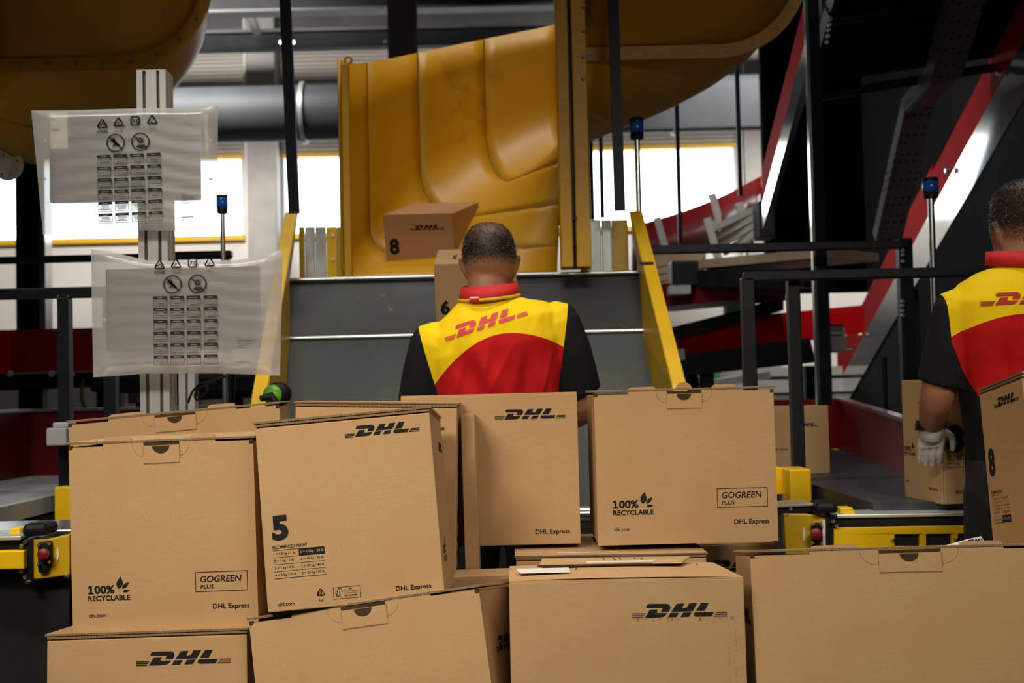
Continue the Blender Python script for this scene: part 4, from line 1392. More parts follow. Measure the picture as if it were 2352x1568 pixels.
# worn rounded top with flap seam, tape and address label
m = MB()
nu, nv = 16, 10
g = []
for j in range(nv + 1):
    v = j / nv
    for i in range(nu + 1):
        u = i / nu
        zz = h + .0005 + .010 * math.sin(PI * min(1, max(0, u))) ** .6 * (.35 + .65 * math.sin(PI * v)) * (1 if v < .5 else .8)
        g.append((u * w, .001 + v * .365, zz))
m.add(g, [(j * (nu + 1) + i, j * (nu + 1) + i + 1, (j + 1) * (nu + 1) + i + 1, (j + 1) * (nu + 1) + i) for j in range(nv) for i in range(nu)])
m.build('top_flap', 'cardboard_pale', L5, local=True, smooth=60)
m = MB().prism([(.14 * w, .20, h + .012), (.80 * w, .20, h + .013), (.88 * w, .34, h + .013), (.16 * w, .35, h + .013)], (0, 0, .003))
fl = m.build('top_flap', 'cardboard_pale', L5, local=True)
MB().box(.13 * w, .80 * w, .197, .2005, h + .0105, h + .014).build('flap_edge', 'slit_shadow', fl, local=True)
MB().prism([(.05 * w, .075, h + .0085), (.27 * w, .07, h + .0095), (.27 * w, .145, h + .0115), (.03 * w, .15, h + .0105)], (0, 0, .0012)).build('address_label', 'paper_label', L5, local=True)
MB().prism([(.36 * w, .215, h + .0158), (.67 * w, .215, h + .0158), (.69 * w, .245, h + .0158), (.36 * w, .245, h + .0158)], (0, 0, .0008)).build('tape_strip', 'paper_label', L5, local=True)
MB().prism([(.66 * w, .19, h + .0135), (.80 * w, .19, h + .0135), (.79 * w, .235, h + .0162), (.68 * w, .235, h + .0162)], (0, 0, .0008)).build('tape_strip', 'tape', L5, local=True)
for k, (x, y, l_) in enumerate(((.30, .13, .02), (.45, .28, .05), (.50, .27, .05), (.53, .28, .05), (.60, .28, .05), (.63, .27, .04), (.86, .18, .02))):
    MB().box(x * w, x * w + .002, y, y + l_, h + .016 if y > .2 else h + .0108, h + .0165 if y > .2 else h + .0114).build('pen_mark', 'print_ink', L5, local=True)
I = Ink()
rnd = random.Random(2)
for k in range(40):
    x = rnd.choice((rnd.uniform(.54, .72), rnd.uniform(.80, .97)))
    I.rect(x * w, h - .072 + rnd.uniform(-.004, .003), x * w + rnd.uniform(.0008, .003), h - .071 + rnd.uniform(0, .004))
for k in range(26):
    x = rnd.choice((.925, .955)) + rnd.uniform(-.003, .003)
    I.rect(x * w, h - .08 - k * .0045, x * w + .0012, h - .0775 - k * .0045)
I.place((0, -.0006, 0), (1, 0, 0), (0, 0, 1)).build('stain_mark', 'red_stamp', L5, local=True)
L6, w, h = carton('huge plain tuck box filling the lower right corner', (1722, 1263, 2.42), (2458, 1245, 2.37), .5, .36, 7.0, 'tuck', base=PLAT + .02)
ink_side(L6, logo_ink(.20), .11, h - .14, 'courier_logo', -1)
LX, w, h = carton('shadowed box with cropped logo behind the huge plain tuck box', (1560, 1252, 3.46), (1780, 1246, 3.46), .4, .3, 0, 'flat', base=PLAT)
ink_front(LX, logo_ink(.22), .045, h - .075, 'courier_logo')
for (x0, x1, y0, y1, z1) in ((-1.0, -.50, 2.98, 3.4, .66), (-.42, .02, 2.95, 3.4, .64), (1.09, 1.42, 2.5, 2.85, .745)):
    struct(MB().box(x0, x1, y0, y1, PLAT, z1).build('loading_platform', 'dark_machine'))
# ---- upper row
B0, w, h = carton('wide tuck box at left, mostly hidden behind the box with leaf mark', (156, 966, 3.0), (640, 922, 3.05), .40, .36, 0, 'tuck')
B1, w, h = carton('square tuck box at left with leaf mark and framed eco mark', (157, 1016, 2.53), (581, 1000, 2.53), .365, .36, 0, 'tuck')
ink_green(B1, w)
B3, w, h = carton('box directly behind the box numbered 5', (679, 921, 2.86), (1050, 924, 2.86), .372, .19, 0, 'layered')
ink_front(B3, logo_ink(.15), .925 * w - .15, h - .062, 'courier_logo')
for k, (z, hh) in enumerate(((.10, .05), (.06, .02), (.03, .02))):
    ink_side(B3, Ink().rect(0, 0, .035, hh * .6), .06, z, 'side_print')
B4, w, h = carton('narrow upright box edge between the box numbered 5 and the plain rear box', (1058, 951, 2.93), (1090, 950, 2.93), .36, .12, 0, 'flat')
B5, w, h = carton('plain rear box with logo standing just before the worker', (920, 911, 3.06), (1325, 901, 3.06), .352, .36, 0, 'flat', mt='cardboard')
ink_front(B5, logo_ink(.402 * w), .53 * w, h - .148 * w, 'courier_logo')
ink_front(B5, Ink().text('DHL Express', 0, 0, width=.195 * w, bold=.018), .745 * w, .052 * w, 'service_name')
B6, w, h = carton('tuck box at right with leaf mark, its round thumb flap standing up', (1364, 897, 3.0), (1776, 886, 3.0), .354, .30, 0, 'tuck')
ink_green(B6, w)
fp = [(.5 * w + .0195 * math.cos(a), -.001, h - .004 + .0185 * math.sin(a)) for a in [PI * k / 14 for k in range(15)]]
MB().prism(fp, (0, .003, 0)).build('thumb_flap', 'cardboard_red', B6, local=True)
B2, w, h = carton('leaning box marked 5 with logo and weight table', (585, 969, 2.46), (985, 932, 2.46), .354, .34, 4.5, 'layered')
ink_front(B2, logo_ink(.43 * w), .507 * w, h - .142 * w, 'courier_logo')
ink_front(B2, Ink().text('5', 0, 0, width=.094 * w, height=.142 * w, bold=.05), .055 * w, .395 * w, 'size_number')
I, J, K = weight_chart(5, .292 * w)
I.move(.052 * w, .108 * w); J.move(.052 * w, .108 * w); K.move(.052 * w, .108 * w)
ch_ = I.place((0, -.0007, 0), (1, 0, 0), (0, 0, 1)).build('weight_table', 'print_ink', B2, local=True)
J.place((0, -.0007, 0), (1, 0, 0), (0, 0, 1)).build('marked_row', 'print_ink', ch_, local=True)
K.place((0, -.0011, 0), (1, 0, 0), (0, 0, 1)).build('marked_text', 'cardboard_pale', ch_, local=True)
I = Ink()
triangle_arrows(I, .305 * w, .083 * w, .030 * w, .0055 * w)
I.text('20', .288 * w, .075 * w, height=.018 * w, bold=.01)
I.text('PAP', .292 * w, .035 * w, height=.011 * w, bold=.02)
ink_front(B2, I, 0, 0, 'recycling_symbol')
I = Ink()
x0, y0, cw, chh = .375 * w, .040 * w, .155 * w, .066 * w
I.frame(x0, y0, x0 + cw, y0 + chh, .0022 * w)
I.ring(x0 + .037 * w, y0 + .045 * w, .0135 * w, .003 * w, 14, -.6, PI + .4)
I.line([(x0 + .010 * w, y0 + .036 * w), (x0 + .019 * w, y0 + .027 * w), (x0 + .026 * w, y0 + .05 * w)], .003 * w)
I.line([(x0 + .036 * w, y0 + .04 * w), (x0 + .036 * w, y0 + .027 * w)], .004 * w)
I.text('FSC', x0 + .017 * w, y0 + .012 * w, height=.012 * w, bold=.02)
I.text('MIX', x0 + .089 * w, y0 + .050 * w, height=.008 * w, bold=.02)
for k in range(2):
    I.text(('Packaging | Supporting', 'responsible forestry')[k], x0 + .060 * w, y0 + (.037 - .011 * k) * w, width=(.082, .07)[k] * w, bold=.0)
I.text('FSC C129688', x0 + .063 * w, y0 + .011 * w, width=.07 * w, bold=.02)
ink_front(B2, I, 0, 0, 'forest_mark')
ink_front(B2, Ink().text('dhl.com', 0, 0, width=.092 * w, bold=.012), .062 * w, .030 * w, 'web_address')
ink_front(B2, Ink().text('DHL Express', 0, 0, width=.20 * w, bold=.02), .728 * w, .046 * w, 'service_name')
ink_side(B2, logo_ink(.13), .17, h - .08, 'courier_logo')
ink_side(B2, recyclable_ink(.09), .06, .06, 'recycling_mark')
# ---- box at the right edge, standing on the huge plain box
R1, w, h = carton('box marked 8 at the right edge standing on the huge plain box', (2248, 893, 2.72), (2346, 853, 2.50), .345, .30, 0, 'layered')
ink_front(R1, logo_ink(.56 * w), .34 * w, h - .052, 'courier_logo')
ink_front(R1, Ink().text('8', 0, 0, width=.15 * w, height=.26 * w, bold=.05), .08 * w, h - .185, 'size_number')
I, J, K = weight_chart(8, .40 * w)
for q in (I, J, K):
    q.v = [(a, b * 1.15) for a, b in q.v]
    q.move(.08 * w, .040)
ch_ = I.place((0, -.0007, 0), (1, 0, 0), (0, 0, 1)).build('weight_table', 'print_ink', R1, local=True)
J.place((0, -.0007, 0), (1, 0, 0), (0, 0, 1)).build('marked_row', 'print_ink', ch_, local=True)
K.place((0, -.0011, 0), (1, 0, 0), (0, 0, 1)).build('marked_text', 'cardboard_pale', ch_, local=True)
ink_front(R1, Ink().text('DHL Express', 0, 0, width=.22 * w, bold=.02), .72 * w, .012, 'service_name')
# ---- white card on the huge box
pts = [at(2166, 1254, 2.66), at(2222, 1238, 2.72), at(2254, 1231, 2.74), at(2268, 1254, 2.66)]
card = thing('shipping_card', 'white printed card lying on the huge plain box', 'card', pts[0])
MB().prism(pts, (0, .002, 0)).build('paper', 'paper_label', card)
lg = logo_ink(.048)
lg.place(at(2216, 1249, 2.655), V((.97, 0, .10)).normalized(), V((-.1, .05, .97)).normalized()).build('courier_logo', 'print_ink', card)
# ---- boxes on the machines
M8, w, h = carton('box marked 8 on the right conveyor under the gloved hand', (2070, 874, 3.47), (2156, 872, 3.26), .31, .30, 0, 'flat')
ink_front(M8, logo_ink(.5 * w), .45 * w, h - .06, 'courier_logo')
ink_front(M8, recyclable_ink(.30 * w), .03 * w, .115, 'recycling_mark')
ink_front(M8, Ink().text('dhl.com', 0, 0, width=.10 * w, bold=.012), .04 * w, .045, 'web_address')
ink_front(M8, Ink().text('DHL Express', 0, 0, width=.24 * w, bold=.02), .66 * w, .03, 'service_name')
ink_side(M8, Ink().text('8', 0, 0, width=.050, height=.070, bold=.05), .012, h - .182, 'size_number')
I, J, K = weight_chart(8, .14)
ink_side(M8, I, .014, .055, 'weight_table')
ink_side(M8, Ink().text('dhl.com', 0, 0, width=.045, bold=.012), .034, .025, 'web_address')
MF, w, h = carton('dim box further back on the right conveyor behind the railing post', (1768, 934, 4.45), (1902, 931, 4.45), .31, .2, 0, 'flat', base=BZ)
ink_front(MF, logo_ink(.42 * w), .40 * w, h - .07, 'courier_logo')
ink_front(MF, Ink().text('DHL Express', 0, 0, width=.24 * w, bold=.02), .05 * w, .08, 'service_name')
MC, w, h = carton('box marked 8 lying in the mouth of the yellow chute', (879, 494, 5.20), (1038, 490, 5.12), .27, .36, -15, 'flat', mt='cardboard_red')
ink_front(MC, logo_ink(.5 * w), .38 * w, h - .065, 'courier_logo')
ink_front(MC, Ink().text('8', 0, 0, height=.065, bold=.05), .06 * w, h - .16, 'size_number')
ink_front(MC, Ink().text('DHL Express', 0, 0, width=.24 * w, bold=.02), .35 * w, .04, 'service_name')
MS, w, h = carton('box marked 6 on the slide right behind the worker head', (996, 608, 4.42), (1186, 602, 4.42), .44, .30, -16, 'flat')
ink_front(MS, Ink().text('6', 0, 0, height=.052, bold=.05), .06 * w, h - .175, 'size_number')
lg = logo_ink(.10)
lg.v = [(-b, a) for a, b in lg.v]
lg.move(.075, .08)
lg.place((0, 0, h + .002), (1, 0, 0), (0, 1, 0)).build('courier_logo', 'print_ink', MS, local=True)
lg = logo_ink(.10)
lg.v = [(-b, a) for a, b in lg.v]
lg.move(w - .012, .08)
lg.place((0, 0, h + .002), (1, 0, 0), (0, 1, 0)).build('courier_logo', 'print_ink', MS, local=True)

# ================================================================== people
def remeshed(mb, name, voxel, smooth=3, tweak=None):
    me = mb.mesh(name, None)
    o = bpy.data.objects.new(name, me)
    COL.objects.link(o)
    md = o.modifiers.new('r', 'REMESH')
    md.mode = 'VOXEL'
    md.voxel_size = voxel
    ms = o.modifiers.new('s', 'SMOOTH')
    ms.iterations = smooth
    ms.factor = .5
    dg = bpy.context.evaluated_depsgraph_get()
    dg.update()
    out = bpy.data.meshes.new_from_object(o.evaluated_get(dg))
    bpy.data.objects.remove(o)
    bpy.data.meshes.remove(me)
    for p in out.polygons:
        p.use_smooth = True
    if tweak:
        data = [(v.co.copy(), v.normal.copy()) for v in out.vertices]
        for v, (co, no) in zip(out.vertices, data):
            v.co = tweak(co, no)
    return out
def link_mesh(me, name, material, parent):
    me.materials.clear()
    me.materials.append(MATS[material] if isinstance(material, str) else material)
    o = bpy.data.objects.new(name, me)
    COL.objects.link(o)
    o.parent = parent
    o.matrix_parent_inverse = wm(parent).inverted()
    WORLDM[o.name] = Matrix.Identity(4)
    return o
def ring3(c, hw, hd, tilt=0, n=28, p=2.3, fwd=0):
    ex = V((math.cos(R(tilt)), 0, math.sin(R(tilt))))
    ey = V((0, math.cos(R(fwd)), math.sin(R(fwd))))
    out = []
    for k in range(n):
        a = 2 * PI * k / n
        ca, sa = math.cos(a), math.sin(a)
        q = lambda s: math.copysign(abs(s) ** (2 / p), s)
        out.append(c + ex * hw * q(ca) + ey * hd * q(sa))
    return out
def limb(mb, pts, rr, n=16, sub=5, flat=False):
    pp = cr([V(p) for p in pts], sub)
    rs = []
    for i in range(len(rr) - 1):
        for k in range(sub):
            rs.append(rr[i] + (rr[i + 1] - rr[i]) * k / sub)
    rs.append(rr[-1])
    # rounded ends
    d0 = (pp[0] - pp[1]).normalized(); d1 = (pp[-1] - pp[-2]).normalized()
    pp = [pp[0] + d0 * rs[0] * .8, pp[0] + d0 * rs[0] * .45] + pp
    rs = [rs[0] * .35, rs[0] * .85] + rs
    if not flat:
        pp += [pp[-1] + d1 * rs[-1] * .45, pp[-1] + d1 * rs[-1] * .8]
        rs += [rs[-1] * .85, rs[-1] * .35]
    mb.tube(pp, rs, n)
def head_into(mb, top, tilt, yaw=0, s=1.0):
    """head with its crown at top, facing +Y"""
    prof = [(0, .020, .028, 0), (.008, .043, .055, 0), (.028, .062, .081, 0), (.055, .0725, .094, 0), (.09, .077, .098, 0), (.125, .0755, .092, .002),
            (.155, .069, .077, .008), (.185, .060, .062, .022), (.21, .048, .048, .036), (.228, .030, .030, .046)]
    ax = V((math.sin(R(tilt)), 0, math.cos(R(tilt))))
    sd = V((math.cos(R(tilt)), 0, -math.sin(R(tilt))))
    rot = Matrix.Rotation(R(yaw), 3, 'Z')
    def T(x, y, dn):
        q = rot @ V((x, y, 0))
        return top + sd * q.x * s + V((0, q.y * s, 0)) - ax * dn * s
    rings = []
    for dn, hw, hd, yo in prof:
        rings.append([T(hw * math.cos(2 * PI * k / 28), yo + hd * math.sin(2 * PI * k / 28), dn) for k in range(28)])
    mb.loft(rings[::-1])
    # nose, brow, lips, chin
    for (x, y, dn, rx, ry, rz) in ((0, .103, .142, .014, .018, .022), (0, .094, .105, .045, .012, .009), (0, .088, .180, .022, .012, .008), (0, .084, .210, .020, .014, .014)):
        c = T(x, y, dn)
        mb.loft(ell(c, rx * s, ry * s, rz * s, 12, 8))
    # ears
    for sg in (-1, 1):
        c = T(sg * .080, .004, .128)
        rr = []
        for j in range(9):
            a = -PI / 2 + PI * j / 8
            rr.append([c + (sd * (sg * .35 * .030 * math.sin(a) + (.0065 * math.cos(a)) * math.cos(2 * PI * k / 12) * 1.1) + V((0, .018 * math.cos(a) * math.sin(2 * PI * k / 12), 0)) + ax * .032 * math.sin(a)) * s for k in range(12)])
        mb.loft(rr)
    return T
def hand_into(mb, wrist, knuck, across, tips_len, curl, palm_n, s=1.0):
    """palm and five fingers; across points from little finger to index, palm_n away from the back of the hand"""
    wrist, knuck = V(wrist), V(knuck)
    d = (knuck - wrist).normalized()
    a = V(across).normalized()
    n = V(palm_n).normalized()
    rings = []
    for t, hw, th in ((-.1, .024, .018), (.2, .032, .017), (.6, .040, .015), (1.0, .041, .013), (1.08, .036, .010)):
        c = wrist.lerp(knuck, t)
        rings.append([c + a * hw * s * math.cos(2 * PI * k / 14) + n * th * s * math.sin(2 * PI * k / 14) for k in range(14)])
    mb.loft(rings)
    for i, (off, ln, r) in enumerate(((-.031, .062, .0078), (-.011, .077, .0086), (.010, .083, .0090), (.031, .074, .0088))):
        p = knuck + a * off * s - d * .012
        pts = [p]
        ang = .12
        for seg in (.46, .30, .24):
            dr = d * math.cos(ang) + n * math.sin(ang)
            p = p + dr * ln * seg * s * tips_len
            pts.append(p)
            ang += curl * (1 + .15 * i)
        limb(mb, pts, [r * s * 1.1, r * s * 1.05, r * s * .95, r * s * .8], 10, 3)
    p = wrist.lerp(knuck, .25) + a * .028 * s
    limb(mb, [p, p + (a * .030 + d * .022 + n * .012) * s, p + (a * .040 + d * .048 + n * .020) * s, p + (a * .040 + d * .068 + n * .024) * s],
         [.013 * s, .0115 * s, .0105 * s, .0085 * s], 10, 3)

def mnode(nt, op, a, b=None):
    n = nt.nodes.new('ShaderNodeMath')
    n.operation = op
    for i, v in enumerate((a, b)):
        if v is None:
            continue
        if hasattr(v, 'node'):
            nt.links.new(v, n.inputs[i])
        else:
            n.inputs[i].default_value = v
    return n.outputs[0]
def shirt_mat(name, yoke, left, right, side=None):
    """yoke: (x_c, z0, curve_left, curve_right); left/right: seam line ((x,z),(x,z)) beyond which the sleeve is black"""
    m, nt, b = nodes_of(name)
    tc = nt.nodes.new('ShaderNodeTexCoord')
    sp = nt.nodes.new('ShaderNodeSeparateXYZ')
    nt.links.new(tc.outputs['Object'], sp.inputs[0])
    x, z = sp.outputs[0], sp.outputs[2]
    dx = mnode(nt, 'SUBTRACT', x, yoke[0])
    dl = mnode(nt, 'MINIMUM', dx, 0.0)
    dr_ = mnode(nt, 'MAXIMUM', dx, 0.0)
    zb = mnode(nt, 'SUBTRACT', yoke[1], mnode(nt, 'ADD', mnode(nt, 'MULTIPLY', mnode(nt, 'MULTIPLY', dl, dl), yoke[2]), mnode(nt, 'MULTIPLY', mnode(nt, 'MULTIPLY', dr_, dr_), yoke[3])))
    is_y = mnode(nt, 'GREATER_THAN', z, zb)
    def line_x(l):
        (x0, z0), (x1, z1) = l
        k = (x1 - x0) / (z1 - z0)
        return mnode(nt, 'ADD', mnode(nt, 'MULTIPLY', mnode(nt, 'SUBTRACT', z, z0), k), x0)
    is_b = mnode(nt, 'MAXIMUM', mnode(nt, 'LESS_THAN', x, line_x(left)), mnode(nt, 'GREATER_THAN', x, line_x(right)))
    if side:
        is_b = mnode(nt, 'MAXIMUM', is_b, mnode(nt, 'LESS_THAN', x, line_x(side)))
    fine = noise_tex(nt, 400, 2)
    red = mix_rgb(nt, fine, (.42, .006, .008), (.52, .010, .012))
    yel = mix_rgb(nt, fine, (.82, .56, .006), (.92, .65, .010))
    blk = mix_rgb(nt, fine, (.008, .009, .011), (.014, .015, .017))
    c = mix_rgb(nt, is_y, red, yel)
    c = mix_rgb(nt, is_b, c, blk)
    nt.links.new(c, b.inputs['Base Color'])
    b.inputs['Roughness'].default_value = .8
    b.inputs['Specular IOR Level'].default_value = .15
    bump(nt, b, noise_tex(nt, 9, 3, .5, (1.6, 1, .5)), .35, .012)
    MATS[name] = m
    return m
def skin_mat(name, z_hair0, z_hair1, crown=None, skin=(.36, .165, .09), hair=(.016, .013, .011)):
    """skin; the clipped hair at neck and temples is grown into the colour between two heights"""
    m, nt, b = nodes_of(name)
    tc = nt.nodes.new('ShaderNodeTexCoord')
    sp = nt.nodes.new('ShaderNodeSeparateXYZ')
    nt.links.new(tc.outputs['Object'], sp.inputs[0])
    sk = mix_rgb(nt, ramp(nt, noise_tex(nt, 35, 4), .3, .7), tuple(c * .85 for c in skin), tuple(c * 1.1 for c in skin))
    f = nt.nodes.new('ShaderNodeMapRange')
    f.interpolation_type = 'SMOOTHSTEP'
    f.inputs[1].default_value = z_hair0
    f.inputs[2].default_value = z_hair1
    nz = noise_tex(nt, 220, 2)
    nt.links.new(mnode(nt, 'ADD', sp.outputs[2], mnode(nt, 'MULTIPLY', mnode(nt, 'SUBTRACT', nz, .5), .03)), f.inputs[0])
    cov = mnode(nt, 'MULTIPLY', f.outputs[0], .95)
    if crown:
        g = nt.nodes.new('ShaderNodeMapRange')
        g.interpolation_type = 'SMOOTHSTEP'
        g.inputs[1].default_value = crown - .050
        g.inputs[2].default_value = crown - .022
        g.inputs[4].default_value = .22
        nt.links.new(mnode(nt, 'ADD', sp.outputs[2], mnode(nt, 'MULTIPLY', mnode(nt, 'SUBTRACT', nz, .5), .03)), g.inputs[0])
        cov = mnode(nt, 'SUBTRACT', cov, g.outputs[0])
    c = mix_rgb(nt, cov, sk, hair)
    nt.links.new(c, b.inputs['Base Color'])
    b.inputs['Roughness'].default_value = .55
    b.inputs['Subsurface Weight'].default_value = .08
    b.inputs['Subsurface Radius'].default_value = (.01, .004, .002)
    MATS[name] = m
mat('trousers_black', (.012, .013, .017), .8, var=.3, scale=30)
mat('shoe_black', (.01, .01, .01), .5, var=.2)
mat('collar_red', (.55, .012, .012), .75, var=.08, scale=120)
mat('lanyard_yellow', (.62, .40, .01), .6, var=.25, scale=200)
mat('shirt_logo', (.62, .05, .06), .7, var=.06, scale=150)
mat('shirt_logo_red', (.42, .008, .008), .7, var=.06, scale=150)
mat('glove_grey', (.42, .41, .39), .75, var=.15, scale=40, bmp=.3)
mat('eye_dark', (.02, .015, .012), .2)
mat('hair_dark', (.012, .010, .009), .5, var=.5, scale=300)
mat('hair_grey', (.20, .16, .13), .45, var=.4, scale=300)

def hair_strands(T, top_dn, low_dn, bald, parent, seed, n=9000):
    rnd = random.Random(seed)
    prof = [(0, .020, .028, 0), (.008, .043, .055, 0), (.028, .062, .081, 0), (.055, .0725, .094, 0), (.09, .077, .098, 0), (.125, .0755, .092, .002), (.155, .069, .077, .008)]
    A, B = MB(), MB()
    for _ in range(n):
        dn = top_dn + (low_dn - top_dn) * rnd.random() ** .8
        a = rnd.uniform(0, 2 * PI)
        if math.sin(a) > .45 and dn > .05:
            continue                                # the face
        for (d0, w0, h0, y0), (d1, w1, h1, y1) in zip(prof, prof[1:]):
            if dn <= d1:
                t = (dn - d0) / (d1 - d0)
                hw, hd, yo = w0 + (w1 - w0) * t, h0 + (h1 - h0) * t, y0 + (y1 - y0) * t
                break
        thin = bald and (math.hypot((dn - .03) * 1.2, math.cos(a) * .06) < .05 and math.sin(a) < .3)
        if thin and rnd.random() < .5:
            continue
        p = T(hw * math.cos(a) * .985, yo + hd * math.sin(a) * .985, dn)
        c = T(0, 0, .09)
        out = (p - c).normalized()
        fade = 1 - max(0, (dn - low_dn * .55) / (low_dn * .45))
        if rnd.random() > fade + .12:
            continue
        ln = rnd.uniform(.006, .012) * (.45 + .55 * fade)
        q = p + out * ln * .75 + V((rnd.uniform(-.4, .4), rnd.uniform(-.3, .3), -.65)) * ln * .8
        s = out.cross(V((rnd.uniform(-1, 1), rnd.uniform(-1, 1), rnd.uniform(-1, 1)))).normalized() * .0011
        (B if rnd.random() < (.12 if not thin else .5) else A).add([p - s, p + s, q], [(0, 1, 2)])
    h = A.build('hair', 'hair_dark', parent)
    h['kind'] = 'stuff'
    g = B.build('grey_hair', 'hair_grey', h)
    g['kind'] = 'stuff'

def project_logo(I, origin, ex, ez, shirt_me, name, mt, parent, off=.0022):
    mb = I.place(origin, ex, ez)
    bm = bmesh.new()
    me = mb.mesh(name, mt)
    bm.from_mesh(me)
    bmesh.ops.triangulate(bm, faces=bm.faces)
    for _ in range(3):
        es = [e for e in bm.edges if e.calc_length() > .012]
        if not es:
            break
        bmesh.ops.subdivide_edges(bm, edges=es, cuts=1)
        bmesh.ops.triangulate(bm, faces=bm.faces)
    tree = BVHTree.FromPolygons([v.co for v in shirt_me.vertices], [tuple(p.vertices) for p in shirt_me.polygons])
    for v in bm.verts:
        hit = tree.ray_cast(V((v.co.x, 0, v.co.z)), V((0, 1, 0)))
        if hit[0] is not None:
            v.co = hit[0] + V((0, -off, 0))
    bm.to_mesh(me)
    bm.free()
    for p in me.polygons:
        p.use_smooth = True
    return link_mesh(me, name, mt, parent)

def strip_ring(pts_lo, pts_hi):
    m = MB()
    n = len(pts_lo)
    m.add(list(pts_lo) + list(pts_hi), [(i, (i + 1) % n, n + (i + 1) % n, n + i) for i in range(n)])
    return m

